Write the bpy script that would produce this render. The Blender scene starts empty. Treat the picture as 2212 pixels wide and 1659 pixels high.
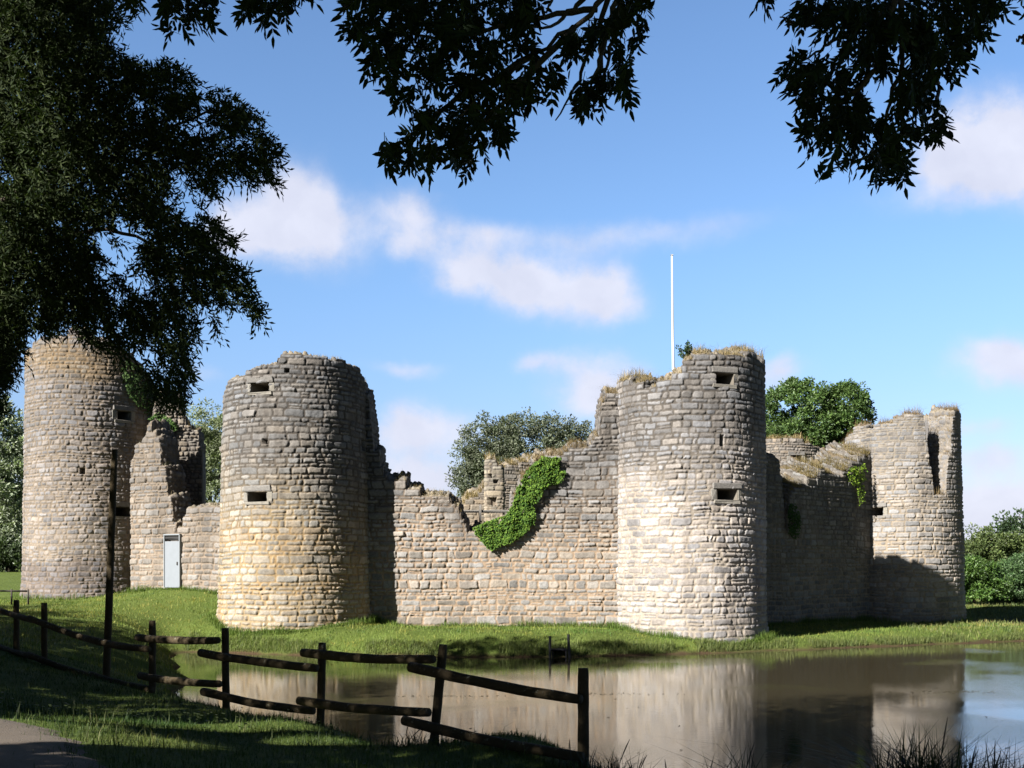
import bpy, math, random
import numpy as np
from mathutils import Vector

C = bpy.context.scene
# ------------------------------------------------------------------ camera
F, CX, YH, EYE = 2400.0, 1106.0, 1225.0, 3.6        # focal length in picture units (2212 wide), horizon row, eye height
cam = bpy.data.cameras.new("camera"); cam_o = bpy.data.objects.new("camera", cam)
C.collection.objects.link(cam_o); C.camera = cam_o
cam_o.location = (0, 0, EYE); cam_o.rotation_euler = (math.radians(90), 0, 0)
cam.sensor_width = 36; cam.lens = F / 2212 * 36
cam.shift_y = (YH - 829.5) / 2212
cam.clip_start = 0.05; cam.clip_end = 3000
# ------------------------------------------------------------------ light
SUN_EL, SUN_AZ = 30.5, 228.0                         # compass style: 0 = +Y, 90 = +X; the sun is behind us to the left
e, a = math.radians(SUN_EL), math.radians(SUN_AZ)
to_sun = Vector((math.sin(a) * math.cos(e), math.cos(a) * math.cos(e), math.sin(e)))
sl = bpy.data.lights.new("sun", 'SUN'); sl.energy = 5.0; sl.angle = math.radians(0.5); sl.color = (1, .962, .905)
so = bpy.data.objects.new("sun", sl); C.collection.objects.link(so)
so.rotation_euler = to_sun.to_track_quat('Z', 'Y').to_euler(); so.location = (-20, -20, 30)
C.view_settings.view_transform = 'Standard'; C.view_settings.look = 'None'
C.view_settings.exposure = 1.75; C.view_settings.gamma = 1
W = bpy.data.worlds.new("World"); C.world = W; W.use_nodes = True
nt = W.node_tree; N = nt.nodes; L = nt.links; N.clear()
def nd(tree, typ, **kw):
    n = tree.nodes.new(typ)
    for k, v in kw.items():
        if k.startswith('i_'): n.inputs[k[2:].replace('_', ' ')].default_value = v
        else: setattr(n, k, v)
    return n
def mth(tree, op, a, b=None, clamp=False):
    n = tree.nodes.new('ShaderNodeMath'); n.operation = op; n.use_clamp = clamp
    for i, v in enumerate((a, b)):
        if v is None: continue
        if hasattr(v, 'links') or hasattr(v, 'is_linked'): tree.links.new(v, n.inputs[i])
        else: n.inputs[i].default_value = v
    return n.outputs[0]
def mixc(tree, f, a, b, typ='MIX'):
    n = tree.nodes.new('ShaderNodeMix'); n.data_type = 'RGBA'; n.blend_type = typ
    for sock, v in ((n.inputs[0], f), (n.inputs[6], a), (n.inputs[7], b)):
        if hasattr(v, 'is_linked'): tree.links.new(v, sock)
        elif isinstance(v, tuple): sock.default_value = (*v, 1) if len(v) == 3 else v
        else: sock.default_value = v
    return n.outputs[2]
sky = nd(nt, 'ShaderNodeTexSky', sky_type='NISHITA'); sky.sun_disc = False
sky.sun_elevation = e; sky.sun_rotation = a; sky.altitude = 0; sky.air_density = 1.0; sky.dust_density = 0.6; sky.ozone_density = 1.6
tc = nd(nt, 'ShaderNodeTexCoord')
sep = nd(nt, 'ShaderNodeSeparateXYZ'); L.new(tc.outputs['Generated'], sep.inputs[0])
az = mth(nt, 'ARCTAN2', sep.outputs[0], sep.outputs[1]); el = mth(nt, 'ARCSINE', sep.outputs[2])
comb = nd(nt, 'ShaderNodeCombineXYZ'); L.new(az, comb.inputs[0]); L.new(el, comb.inputs[1])
nz1 = nd(nt, 'ShaderNodeTexNoise', i_Scale=9.0, i_Detail=7.0, i_Roughness=.58); L.new(comb.outputs[0], nz1.inputs['Vector'])
wv = nd(nt, 'ShaderNodeVectorMath', operation='SUBTRACT'); L.new(nz1.outputs['Color'], wv.inputs[0]); wv.inputs[1].default_value = (.5, .5, .5)
ws = nd(nt, 'ShaderNodeVectorMath', operation='MULTIPLY'); L.new(wv.outputs[0], ws.inputs[0]); ws.inputs[1].default_value = (.075, .055, 0)
wp = nd(nt, 'ShaderNodeVectorMath', operation='ADD'); L.new(comb.outputs[0], wp.inputs[0]); L.new(ws.outputs[0], wp.inputs[1])
def sky_ang(x, y):
    dx, dz = (x - CX) / F, (YH - y) / F
    return math.atan2(dx, 1), math.atan(dz / math.hypot(dx, 1))
clouds = [  # x, y, half width, half height, strength  (bearing and height of each cloud, read off the photograph)
 (640,430,75,75,1.15),(710,500,85,60,1.0),(560,510,80,50,.9),(500,470,60,60,.7),(890,455,58,48,.95),(905,520,55,30,.5),(1010,518,75,38,.55),
 (1240,515,190,30,.42),(1480,480,200,28,.3),(980,600,55,38,.75),(1110,605,110,45,1.0),(1220,640,110,45,.95),(1310,620,70,45,.6),(1340,670,60,25,.3),
 (2140,300,120,65,1.2),(2230,340,120,70,1.1),(2080,340,80,35,.6),(2050,420,180,40,.35),(2190,790,95,46,.95),(2110,770,70,28,.35),
 (1290,845,75,58,1.15),(1210,775,60,22,.6),(1140,785,30,14,.3),(930,945,95,50,1.0),(860,930,45,42,.75),(915,1045,80,36,1.35),(1700,812,50,34,1.0),(860,800,80,18,.5),
 (2150,1085,120,45,1.3),(2150,990,80,24,.7),(2110,930,80,20,.55),(2020,1010,60,14,.4),(2200,1150,160,40,.8),(440,820,70,20,.35),
 (60,1000,200,60,.6),(-300,600,200,80,.9),(2700,500,250,90,.9),(2600,1050,250,50,.8)]
acc = None
for (x, y, hw, hh, s) in clouds:
    ca, ce = sky_ang(x, y)
    k = math.cos(math.atan((x - CX) / F)) ** 2
    n1 = nd(nt, 'ShaderNodeVectorMath', operation='SUBTRACT'); L.new(wp.outputs[0], n1.inputs[0]); n1.inputs[1].default_value = (ca, ce, 0)
    n2 = nd(nt, 'ShaderNodeVectorMath', operation='MULTIPLY'); L.new(n1.outputs[0], n2.inputs[0]); n2.inputs[1].default_value = (F / hw / k, F / hh, 0)
    n3 = nd(nt, 'ShaderNodeVectorMath', operation='DOT_PRODUCT'); L.new(n2.outputs[0], n3.inputs[0]); L.new(n2.outputs[0], n3.inputs[1])
    g = mth(nt, 'MULTIPLY', mth(nt, 'POWER', 2.718, mth(nt, 'MULTIPLY', n3.outputs['Value'], -.8)), s)
    acc = g if acc is None else mth(nt, 'ADD', acc, g)
nz2 = nd(nt, 'ShaderNodeTexNoise', i_Scale=16.0, i_Detail=8.0, i_Roughness=.6); L.new(comb.outputs[0], nz2.inputs['Vector'])
dens = mth(nt, 'MULTIPLY', acc, mth(nt, 'ADD', mth(nt, 'MULTIPLY', nz2.outputs['Fac'], 2.2), -.15))
mr = nd(nt, 'ShaderNodeMapRange', interpolation_type='SMOOTHSTEP'); L.new(dens, mr.inputs[0])
for i, v in ((1, .05), (2, .95), (3, 0), (4, .93)): mr.inputs[i].default_value = v
nz3 = nd(nt, 'ShaderNodeTexNoise', i_Scale=22.0, i_Detail=5.0); L.new(wp.outputs[0], nz3.inputs['Vector'])
ccol = mixc(nt, nz3.outputs['Fac'], (3.5, 3.65, 4.5), (5.0, 5.1, 5.8))
hor = nd(nt, 'ShaderNodeMapRange', interpolation_type='SMOOTHSTEP'); L.new(el, hor.inputs[0])
for i, v in ((1, -.02), (2, .3), (3, 0), (4, 1)): hor.inputs[i].default_value = v
skyc = mixc(nt, 1.0, sky.outputs[0], mixc(nt, hor.outputs[0], (.62, .60, .80), (.80, .95, 1.12)), 'MULTIPLY')
fin = mixc(nt, mr.outputs[0], skyc, ccol)
zen = nd(nt, 'ShaderNodeMapRange', interpolation_type='SMOOTHSTEP'); L.new(el, zen.inputs[0])      # sky dimmed overhead, above the view, to cut the fill light
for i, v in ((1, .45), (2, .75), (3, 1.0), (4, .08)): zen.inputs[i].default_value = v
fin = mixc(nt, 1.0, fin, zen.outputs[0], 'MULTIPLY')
side = nd(nt, 'ShaderNodeMapRange', interpolation_type='SMOOTHSTEP'); L.new(mth(nt, 'ABSOLUTE', az), side.inputs[0])   # added dimming of the sky beside and behind the camera, for less fill
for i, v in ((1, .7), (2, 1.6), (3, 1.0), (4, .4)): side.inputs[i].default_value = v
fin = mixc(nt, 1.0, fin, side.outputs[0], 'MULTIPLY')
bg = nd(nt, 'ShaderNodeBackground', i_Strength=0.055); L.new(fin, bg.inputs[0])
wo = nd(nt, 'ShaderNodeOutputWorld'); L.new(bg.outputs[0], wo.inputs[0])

# ------------------------------------------------------------------ helpers
rng = np.random.default_rng(7); random.seed(7)
def hsh(ix, iy, seed):
    h = (ix.astype(np.int64) * 374761393 + iy.astype(np.int64) * 668265263 + seed * 1442695041) & 0xFFFFFFFF
    h = ((h ^ (h >> 13)) * 1274126177) & 0xFFFFFFFF
    h = ((h ^ (h >> 16)) * 2246822519) & 0xFFFFFFFF
    return ((h ^ (h >> 15)) & 0xFFFFFF) / float(0xFFFFFF)
def vn(x, y, seed=0):
    x = np.asarray(x, float); y = np.asarray(y, float)
    x, y = np.broadcast_arrays(x, y)
    ix, iy = np.floor(x), np.floor(y); fx, fy = x - ix, y - iy
    fx = fx * fx * (3 - 2 * fx); fy = fy * fy * (3 - 2 * fy)
    ix = ix.astype(np.int64); iy = iy.astype(np.int64)
    a = hsh(ix, iy, seed); b = hsh(ix + 1, iy, seed); c = hsh(ix, iy + 1, seed); d = hsh(ix + 1, iy + 1, seed)
    return (a * (1 - fx) + b * fx) * (1 - fy) + (c * (1 - fx) + d * fx) * fy
def fbm(x, y, seed=0, o=4):
    s = 0; w = .5; t = 0
    for k in range(o):
        s = s + w * vn(np.asarray(x) * 2 ** k + 17.3 * k, np.asarray(y) * 2 ** k - 9.1 * k, seed + k * 31); t += w; w *= .5
    return s / t
def sst(x, a, b):
    t = np.clip((x - a) / (b - a), 0, 1); return t * t * (3 - 2 * t)
def PX(x, y, Y): return ((x - CX) / F * Y, Y, EYE + (YH - y) / F * Y)

def mk(name, V, faces, mat, parent=None, col=None, smooth=True):
    """faces: list of int arrays, each (n, k); V in world coordinates"""
    V = np.asarray(V, float)
    org = np.array(parent_origin(parent)) if parent is not None else np.zeros(3)
    me = bpy.data.meshes.new(name)
    me.vertices.add(len(V)); me.vertices.foreach_set('co', (V - org).astype(np.float32).ravel())
    faces = [np.asarray(f, np.int32) for f in faces if len(f)]
    tot = sum(f.size for f in faces); npol = sum(len(f) for f in faces)
    me.loops.add(tot); me.polygons.add(npol)
    me.loops.foreach_set('vertex_index', np.concatenate([f.ravel() for f in faces]))
    ks = np.concatenate([np.full(len(f), f.shape[1], np.int32) for f in faces])
    me.polygons.foreach_set('loop_start', np.concatenate([[0], np.cumsum(ks)[:-1]]).astype(np.int32))
    me.polygons.foreach_set('use_smooth', np.full(npol, smooth, bool))
    if col is not None:
        at = me.color_attributes.new('col', 'FLOAT_COLOR', 'POINT')
        c4 = np.ones((len(V), 4), np.float32); c4[:, :3] = col
        at.data.foreach_set('color', c4.ravel())
    me.update(calc_edges=True); me.validate()
    if mat: me.materials.append(mat)
    o = bpy.data.objects.new(name, me); C.collection.objects.link(o)
    if parent is not None: o.parent = parent
    return o
def parent_origin(p):
    v = Vector((0, 0, 0))
    while p is not None: v += p.location; p = p.parent
    return v
def tag(o, label=None, cat=None, group=None, kind=None):
    if label: o['label'] = label
    if cat: o['category'] = cat
    if group: o['group'] = group
    if kind: o['kind'] = kind
    return o
def thing(name, label, cat, loc, group=None):
    o = bpy.data.objects.new(name, None); C.collection.objects.link(o); o.location = loc; o.empty_display_size = .3
    return tag(o, label, cat, group)
class MB:
    def __init__(s): s.v = []; s.f = {}; s.n = 0
    def add(s, V, F):
        V = np.asarray(V, float); s.v.append(V)
        for f in F:
            f = np.asarray(f, int)
            if f.ndim == 1: f = f[None]
            if len(f): s.f.setdefault(f.shape[1], []).append(f + s.n)
        s.n += len(V)
    def box(s, c, size, ax=None, jit=0, sub=False):
        """rounded-ish box: axes ax 3x3 rows"""
        ax = np.eye(3) if ax is None else np.asarray(ax, float)
        h = np.array(size) / 2; b = min(h) * .22
        pts = []; 
        for sx in (-1, 1):
            for sy in (-1, 1):
                for sz in (-1, 1):
                    for k in range(3):
                        q = h.copy(); q -= b; q[k] += b
                        pts.append(q * np.array([sx, sy, sz]))
        P = np.array(pts); P = P + rng.normal(0, 1, P.shape) * jit
        idx = lambda sx, sy, sz, k: ((sx * 2 + sy) * 2 + sz) * 3 + k
        Q = []; T = []
        for k in range(3):
            o = [i for i in range(3) if i != k]
            for sk in (0, 1):
                def id_(a_, b_, kk):
                    s3 = [0, 0, 0]; s3[k] = sk; s3[o[0]] = a_; s3[o[1]] = b_; return idx(*s3, kk)
                q = [id_(0, 0, k), id_(1, 0, k), id_(1, 1, k), id_(0, 1, k)]
                Q.append(q if (sk == 1) == (k != 1) else q[::-1])
        for k in range(3):      # edges along axis k
            o = [i for i in range(3) if i != k]
            for a_ in (0, 1):
                for b_ in (0, 1):
                    def id2(c_, kk):
                        s3 = [0, 0, 0]; s3[k] = c_; s3[o[0]] = a_; s3[o[1]] = b_; return idx(*s3, kk)
                    Q.append([id2(0, o[0]), id2(1, o[0]), id2(1, o[1]), id2(0, o[1])])
        for sx in (0, 1):
            for sy in (0, 1):
                for sz in (0, 1): T.append([idx(sx, sy, sz, 0), idx(sx, sy, sz, 1), idx(sx, sy, sz, 2)])
        s.add(P @ ax + np.array(c), [np.array(Q), np.array(T)])
    def tube(s, pts, rad, seg=8, cap=True, rough=0):
        pts = np.asarray(pts, float); n = len(pts); rad = np.broadcast_to(np.asarray(rad, float), (n,))
        T = np.gradient(pts, axis=0); T /= np.linalg.norm(T, axis=1)[:, None] + 1e-9
        ref = np.array([0, 0, 1.]) if abs(T[:, 2]).mean() < .8 else np.array([1., 0, 0])
        A = np.cross(T, ref); A /= np.linalg.norm(A, axis=1)[:, None] + 1e-9; B = np.cross(T, A)
        th = np.linspace(0, 2 * np.pi, seg, endpoint=False)
        rr = rad[:, None] * (1 + rough * rng.normal(0, 1, (n, seg)))
        V = pts[:, None] + rr[..., None] * (np.cos(th)[None, :, None] * A[:, None] + np.sin(th)[None, :, None] * B[:, None])
        i = np.arange(n - 1)[:, None] * seg; j = np.arange(seg)[None]; j2 = (j + 1) % seg
        Q = np.stack([i + j, i + j2, i + seg + j2, i + seg + j], -1).reshape(-1, 4)
        Fs = [Q]
        if cap: Fs += [np.arange(seg)[::-1], (n - 1) * seg + np.arange(seg)]
        s.add(V.reshape(-1, 3), Fs)
    def build(s, name, mat, parent=None, smooth=True, col=None):
        return mk(name, np.concatenate(s.v), [np.concatenate(f) for f in s.f.values()], mat, parent, smooth=smooth, col=col)
def inpoly(x, y, poly):
    x = np.asarray(x); y = np.asarray(y); r = np.zeros(x.shape, bool); n = len(poly)
    for i in range(n):
        x1, y1 = poly[i]; x2, y2 = poly[(i + 1) % n]
        c = ((y1 > y) != (y2 > y)) & (x < (x2 - x1) * (y - y1) / (y2 - y1 + 1e-12) + x1); r ^= c
    return r
# ------------------------------------------------------------------ materials
def new_mat(name):
    m = bpy.data.materials.new(name); m.use_nodes = True; t = m.node_tree
    return m, t, t.nodes['Principled BSDF']
def noise(t, scale, detail=4, rough=.55, coord='Object', vec=None, dist=0):
    n = nd(t, 'ShaderNodeTexNoise', i_Scale=scale, i_Detail=detail, i_Roughness=rough, i_Distortion=dist)
    if vec is None:
        c = nd(t, 'ShaderNodeTexCoord'); vec = c.outputs[coord]
    t.links.new(vec, n.inputs['Vector']); return n
def ramp(t, fac, stops):
    r = nd(t, 'ShaderNodeValToRGB'); t.links.new(fac, r.inputs[0]); cr = r.color_ramp
    while len(cr.elements) < len(stops): cr.elements.new(.5)
    for el_, (p, c) in zip(cr.elements, stops): el_.position = p; el_.color = (*c, 1) if len(c) == 3 else c
    return r.outputs[0]
def bump(t, h, strength, dist, bs):
    b = nd(t, 'ShaderNodeBump', i_Strength=strength, i_Distance=dist); t.links.new(h, b.inputs['Height']); t.links.new(b.outputs[0], bs.inputs['Normal'])

def stone_material():
    m, t, b = new_mat("weathered_stone")
    at = nd(t, 'ShaderNodeAttribute', attribute_name='col')
    g = nd(t, 'ShaderNodeNewGeometry')
    n = noise(t, 9, 6, .65, vec=g.outputs['Position']); n2 = noise(t, 45, 3, .6, vec=g.outputs['Position'])
    f = ramp(t, n.outputs['Fac'], [(.25, (.35, .345, .342)), (.5, (.495, .495, .495)), (.75, (.62, .615, .605))])
    c = mixc(t, 1.0, at.outputs['Color'], f, 'MULTIPLY')
    f2 = ramp(t, n2.outputs['Fac'], [(.3, (.8, .8, .8)), (.7, (1.15, 1.15, 1.15))])
    c = mixc(t, .8, c, f2, 'MULTIPLY')
    t.links.new(c, b.inputs['Base Color']); b.inputs['Roughness'].default_value = .92; b.inputs['Specular IOR Level'].default_value = .2
    bump(t, mth(t, 'ADD', n.outputs['Fac'], n2.outputs['Fac']), .6, .025, b)
    return m
STONE = stone_material()
def leaf_material(name, rough=.5, trans=.25, spec=.35):
    m, t, b = new_mat(name)
    at = nd(t, 'ShaderNodeAttribute', attribute_name='col')
    t.links.new(at.outputs['Color'], b.inputs['Base Color']); b.inputs['Roughness'].default_value = rough; b.inputs['Specular IOR Level'].default_value = spec
    tr = nd(t, 'ShaderNodeBsdfTranslucent'); c = mixc(t, 1.0, at.outputs['Color'], (1.1, 1.3, .6), 'MULTIPLY'); t.links.new(c, tr.inputs[0])
    mx = nd(t, 'ShaderNodeMixShader'); mx.inputs[0].default_value = trans
    t.links.new(b.outputs[0], mx.inputs[1]); t.links.new(tr.outputs[0], mx.inputs[2])
    t.links.new(mx.outputs[0], t.nodes['Material Output'].inputs[0]); return m
LEAF = leaf_material("leaf"); GLOSSY = leaf_material("ivy_leaf", .7, .2, .18); BLADE = leaf_material("grass_blade", .6, .3, .25)
DARKLEAF = leaf_material("shade_leaf", .7, .05, .15)
def wood_material(name, c1, c2, lichen):
    m, t, b = new_mat(name)
    g = nd(t, 'ShaderNodeTexCoord')
    n = noise(t, 6, 6, .65); n2 = noise(t, 17, 5, .7, dist=.4)
    c = mixc(t, n.outputs['Fac'], c1, c2)
    l = ramp(t, n2.outputs['Fac'], [(.60, (0, 0, 0)), (.66, (1, 1, 1))])
    sp = nd(t, 'ShaderNodeSeparateXYZ'); t.links.new(nd(t, 'ShaderNodeNewGeometry').outputs['Normal'], sp.inputs[0])
    up = nd(t, 'ShaderNodeMapRange'); t.links.new(sp.outputs[2], up.inputs[0]); up.inputs[1].default_value = -.1; up.inputs[2].default_value = .8
    lf = mth(t, 'MULTIPLY', mth(t, 'MULTIPLY', l, up.outputs[0]), lichen)
    c = mixc(t, lf, c, (.26, .27, .22))
    t.links.new(c, b.inputs['Base Color']); b.inputs['Roughness'].default_value = .9; b.inputs['Specular IOR Level'].default_value = .2
    bump(t, mth(t, 'ADD', n.outputs['Fac'], n2.outputs['Fac']), .7, .02, b); return m
LOG = wood_material("mossy_log", (.028, .021, .011), (.072, .053, .028), .9)
BARK = wood_material("bark", (.03, .025, .018), (.08, .065, .05), .3)
GREYWOOD = wood_material("grey_wood", (.14, .13, .115), (.2, .185, .165), .0)
STAKE = wood_material("dark_wet_wood", (.02, .02, .022), (.05, .05, .052), .0)
def plain(name, c, rough=.6, metal=0, nscale=12, var=.15):
    m, t, b = new_mat(name); n = noise(t, nscale, 5, .6)
    lo = tuple(x * (1 - var) for x in c); hi = tuple(min(1, x * (1 + var)) for x in c)
    t.links.new(mixc(t, n.outputs['Fac'], lo, hi), b.inputs['Base Color']); b.inputs['Roughness'].default_value = rough; b.inputs['Metallic'].default_value = metal
    return m
WHITE = plain("white_paint", (.5, .5, .49), .45)
DOORM = plain("pale_blue_steel", (.15, .165, .183), .75, 0, 4, .1); DOORF = plain("door_frame_paint", (.155, .168, .18), .7); DARK = plain("dark_slot", (.02, .02, .02), .9)
RUST = plain("dark_iron", (.04, .032, .026), .8)

# ------------------------------------------------------------------ terrain
ctl = np.array([
 # near side: path and bank by the camera
 (0,0,2.0),(-3,0,2.0),(3,0,2.0),(-8,2,2.1),(-3.2,9,2.0),(-5.4,11.7,2.0),(-9,15.5,2.05),(-13,20,2.1),(-6,5,2.05),(0,5,1.95),(5,4,1.8),(9,2,1.7),(-15,10,2.2),(-25,15,2.3),(-2,8,1.95),(1.5,7.5,1.8),
 (.77,12,1.42),(-.93,13.4,1.42),(-2.6,15.1,1.44),(-4.3,16.7,1.46),(-6,18.6,1.48),(-7.5,20,1.58),(-9,21.5,1.7),(-10.3,23.2,1.8),(-13,27,1.85),
 (4,9.6,1.3),(7,7,1.3),(11,4,1.2),(16,0,1.2),
 (.1,14.0,1.25),(1.7,12.9,.75),(2.6,13.9,-.05),(4,15.2,-.9),(-.1,14.4,.8),(.9,15.5,-.05),(2.2,17,-.9),(-1.7,16.1,.8),(-.8,17.2,-.05),(.4,18.8,-.9),(-3.4,17.7,.8),(-2.4,18.9,-.05),(-1,20.4,-.9),
 (-5,19.7,.85),(-4,20.9,0),(-2.7,22.5,-.9),(-6.6,21.3,.95),(-5.8,22.6,.05),(-4.4,24,-.9),(5.6,11.6,.7),(6.6,12.7,-.05),(8,14,-.9),(9.5,8.8,.6),(10.5,10,-.1),(12,12,-.9),(15,5,.6),(17,7,-.1),(19,10,-.9),
 (-8.8,27,.75),(-7.8,27.5,0),(-6,28,-.9),(-10.8,33,.85),(-9.9,33,0),(-8,33,-.9),(-12.6,39,.9),(-11.8,39,0),(-9.5,39,-.9),(-14.4,43.5,.85),(-13.6,43.5,0),(-11,43,-.9),
 (-12,29,1.25),(-15,34,1.45),(-17,40,1.5),(-20,30,1.9),(-25,40,1.95),(-30,25,2.2),(-30,50,2.2),
 (-1,11.5,1.5),(.5,10.4,1.45),(-2.7,12.7,1.58),(1.6,9.4,1.42),(-1.4,9.2,1.72),(-4.6,13,1.76),(-4.6,14.9,1.56),(-6.6,16.6,1.66),(-7.2,14.5,1.88),
 # water
 (0,25,-1),(10,25,-1),(0,35,-1),(12,35,-1),(25,25,-1),(25,38,-1),(40,30,-1),(-5,35,-1),(-7,41,-.9),(0,41,-.9),(8,41.5,-.9),(16,44,-.9),(26,47,-.9),(40,50,-.9),(60,45,-1),(60,20,-1),(35,10,-1),
 # far shore
 (-13.9,47.3,.12),(-11.3,46.3,.0),(-8,45.2,0),(-4.7,44.5,-.02),(-1,44.4,-.02),(3.6,44.9,-.02),(8,46.3,-.02),(11.9,48.1,-.02),(16.5,50.2,-.02),(20.5,52,-.02),(24.9,54,-.02),(32,57,-.02),(50,62,-.02),
 (-13.6,48.2,.75),(-11.2,47.2,.62),(-8,46.1,.5),(-4.7,45.2,.48),(-1,45.1,.46),(3.6,45.6,.42),(8,47,.36),(11.9,48.9,.32),(16.5,51,.28),(20.5,52.8,.26),(24.9,54.8,.26),(32,58,.25),(50,63,.3),
 (-10,47.6,.95),(-13.5,51,1.5),(-4.5,50.3,.9),(0,50.3,.88),(4.2,50.3,.84),(8,47.9,.46),(11.5,51,.47),(15,55,.45),(20,60,.45),(27,65,.36),(24,59,.4),(30,61,.42),(40,66,.45),
 (-17.8,55,2.45),(-14.5,53.6,2.4),(-21,54.6,1.9),(-25,55,1.9),(-28,58,2.0),(-19,49,1.7),(-23,48,1.75),(-16,47,1.2),
 (-30,70,2.6),(-45,90,3.2),(-60,60,2.8),(-35,95,3.2),(0,65,2.4),(8,68,2.2),(-8,62,2.4),(0,80,2.2),(15,75,1.8),(-15,75,2.6),(22,80,1),
 (30,70,-.25),(38,72,-.25),(48,74,-.25),(26,72,.1),(28,76,.55),(36,78,.6),(46,80,.6),(32,90,.8),(45,95,.9),(60,90,.9),(70,75,.5),
 (-80,120,3),(0,130,2.5),(60,130,1.5),(120,120,1.5),(120,60,1),(-100,40,3),(-80,0,2.5),(60,0,.8),(0,-40,2),(-60,-60,2),(60,-60,2),(120,-20,1.5),
 (0,300,2.5),(-300,300,3),(300,300,2),(-300,0,3),(300,0,2),(300,-200,2),(-300,-200,2),(0,-300,2)], float)
_K = lambda a, b: np.sqrt(((a[:, None, :] - b[None]) ** 2).sum(-1) + .6)
_m = ctl[:, 2].mean()
_w = np.linalg.solve(_K(ctl[:, :2], ctl[:, :2]) + np.eye(len(ctl)) * 1e-4, ctl[:, 2] - _m)
def gz(x, y):
    x = np.asarray(x, float); sh = x.shape; p = np.stack([x.ravel(), np.asarray(y, float).ravel()], -1)
    out = np.concatenate([_K(q, ctl[:, :2]) @ _w for q in np.array_split(p, max(1, len(p) // 20000))]) + _m
    out = out + (fbm(p[:, 0] * .8, p[:, 1] * .8, 5, 3) - .5) * .14 * np.clip(1 - (np.abs(p[:, 1] - 30)) / 80, .3, 1)
    return out.reshape(sh)
def axis_(lo, hi, f0, f1, fine, coarse_n):
    a1 = f0 - np.geomspace(1, f0 - lo + 1, coarse_n)[::-1] + 1; b1 = f1 + np.geomspace(1, hi - f1 + 1, coarse_n) - 1
    return np.unique(np.concatenate([a1, np.arange(f0, f1, fine), b1]))
gx = axis_(-900, 900, -30, 36, .3, 34); gy = axis_(-300, 1600, 4, 70, .3, 34)
GX, GY = np.meshgrid(gx, gy, indexing='ij'); GZ = gz(GX, GY)
far = np.hypot(GX, GY - 40) > 290; GZ[far] = 2.0
ny = len(gy); ii = (np.arange(len(gx) - 1)[:, None] * ny + np.arange(ny - 1)[None]).ravel()
gf = np.stack([ii, ii + ny, ii + ny + 1, ii + 1], -1)
def ground_material():
    m, t, b = new_mat("meadow_soil")
    g = nd(t, 'ShaderNodeNewGeometry'); sp = nd(t, 'ShaderNodeSeparateXYZ'); t.links.new(g.outputs['Position'], sp.inputs[0])
    n = noise(t, .9, 6, .6, vec=g.outputs['Position']); n2 = noise(t, 14, 5, .65, vec=g.outputs['Position'])
    gr = mixc(t, n.outputs['Fac'], (.05, .075, .015), (.11, .14, .035)); gr = mixc(t, n2.outputs['Fac'], mixc(t, 1.0, gr, (.6, .62, .6), 'MULTIPLY'), mixc(t, 1.0, gr, (1.3, 1.3, 1.2), 'MULTIPLY'))
    soil = mixc(t, n2.outputs['Fac'], (.02, .014, .008), (.085, .055, .03))
    hz = mth(t, 'ADD', sp.outputs[2], mth(t, 'MULTIPLY', mth(t, 'SUBTRACT', n.outputs['Fac'], .5), .5))
    f = nd(t, 'ShaderNodeMapRange'); t.links.new(hz, f.inputs[0]); f.inputs[1].default_value = .0; f.inputs[2].default_value = .2
    t.links.new(mixc(t, f.outputs[0], soil, gr), b.inputs['Base Color']); b.inputs['Roughness'].default_value = .95; b.inputs['Specular IOR Level'].default_value = .1
    bump(t, n2.outputs['Fac'], .8, .08, b); return m
tag(mk('ground', np.stack([GX, GY, GZ], -1).reshape(-1, 3), [gf], ground_material()), kind='structure')
def water_material():
    m, t, b = new_mat("moat_water")
    g = nd(t, 'ShaderNodeNewGeometry')
    b.inputs['Base Color'].default_value = (.045, .037, .021, 1); b.inputs['Roughness'].default_value = .05; b.inputs['IOR'].default_value = 1.75
    mp = nd(t, 'ShaderNodeMapping'); t.links.new(g.outputs['Position'], mp.inputs[0]); mp.inputs['Scale'].default_value = (1.0, 1.6, 1)
    n = noise(t, 3.5, 3, .5, vec=mp.outputs[0]); n2 = noise(t, 9, 4, .7, vec=mp.outputs[0])
    mk_ = noise(t, .13, 2, .5, vec=g.outputs['Position'])
    f = nd(t, 'ShaderNodeMapRange', interpolation_type='SMOOTHSTEP'); t.links.new(mk_.outputs['Fac'], f.inputs[0]); f.inputs[1].default_value = .53; f.inputs[2].default_value = .66; f.inputs[3].default_value = .06; f.inputs[4].default_value = 1
    gust = f.outputs[0]
    for (px_, py_, rx, ry) in ((9.6, 33.5, 4.2, 2.6), (16.0, 32.0, 3.6, 4.0)):
        mp2 = nd(t, 'ShaderNodeVectorMath', operation='SUBTRACT'); t.links.new(g.outputs['Position'], mp2.inputs[0]); mp2.inputs[1].default_value = (px_, py_, 0)
        mp3 = nd(t, 'ShaderNodeVectorMath', operation='MULTIPLY'); t.links.new(mp2.outputs[0], mp3.inputs[0]); mp3.inputs[1].default_value = (1 / rx, 1 / ry, 0)
        ln = nd(t, 'ShaderNodeVectorMath', operation='LENGTH'); t.links.new(mp3.outputs[0], ln.inputs[0])
        gm = nd(t, 'ShaderNodeMapRange', interpolation_type='SMOOTHSTEP'); t.links.new(ln.outputs['Value'], gm.inputs[0])
        for i_, v_ in ((1, .2), (2, 1.1), (3, .4), (4, 0)): gm.inputs[i_].default_value = v_
        gust = mth(t, 'ADD', gust, gm.outputs[0])
    h = mth(t, 'ADD', mth(t, 'MULTIPLY', n.outputs['Fac'], .5), mth(t, 'MULTIPLY', n2.outputs['Fac'], gust))
    bump(t, h, .35, .012, b); return m
wx, wy = np.array([-30, 140]), np.array([6, 110])
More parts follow.
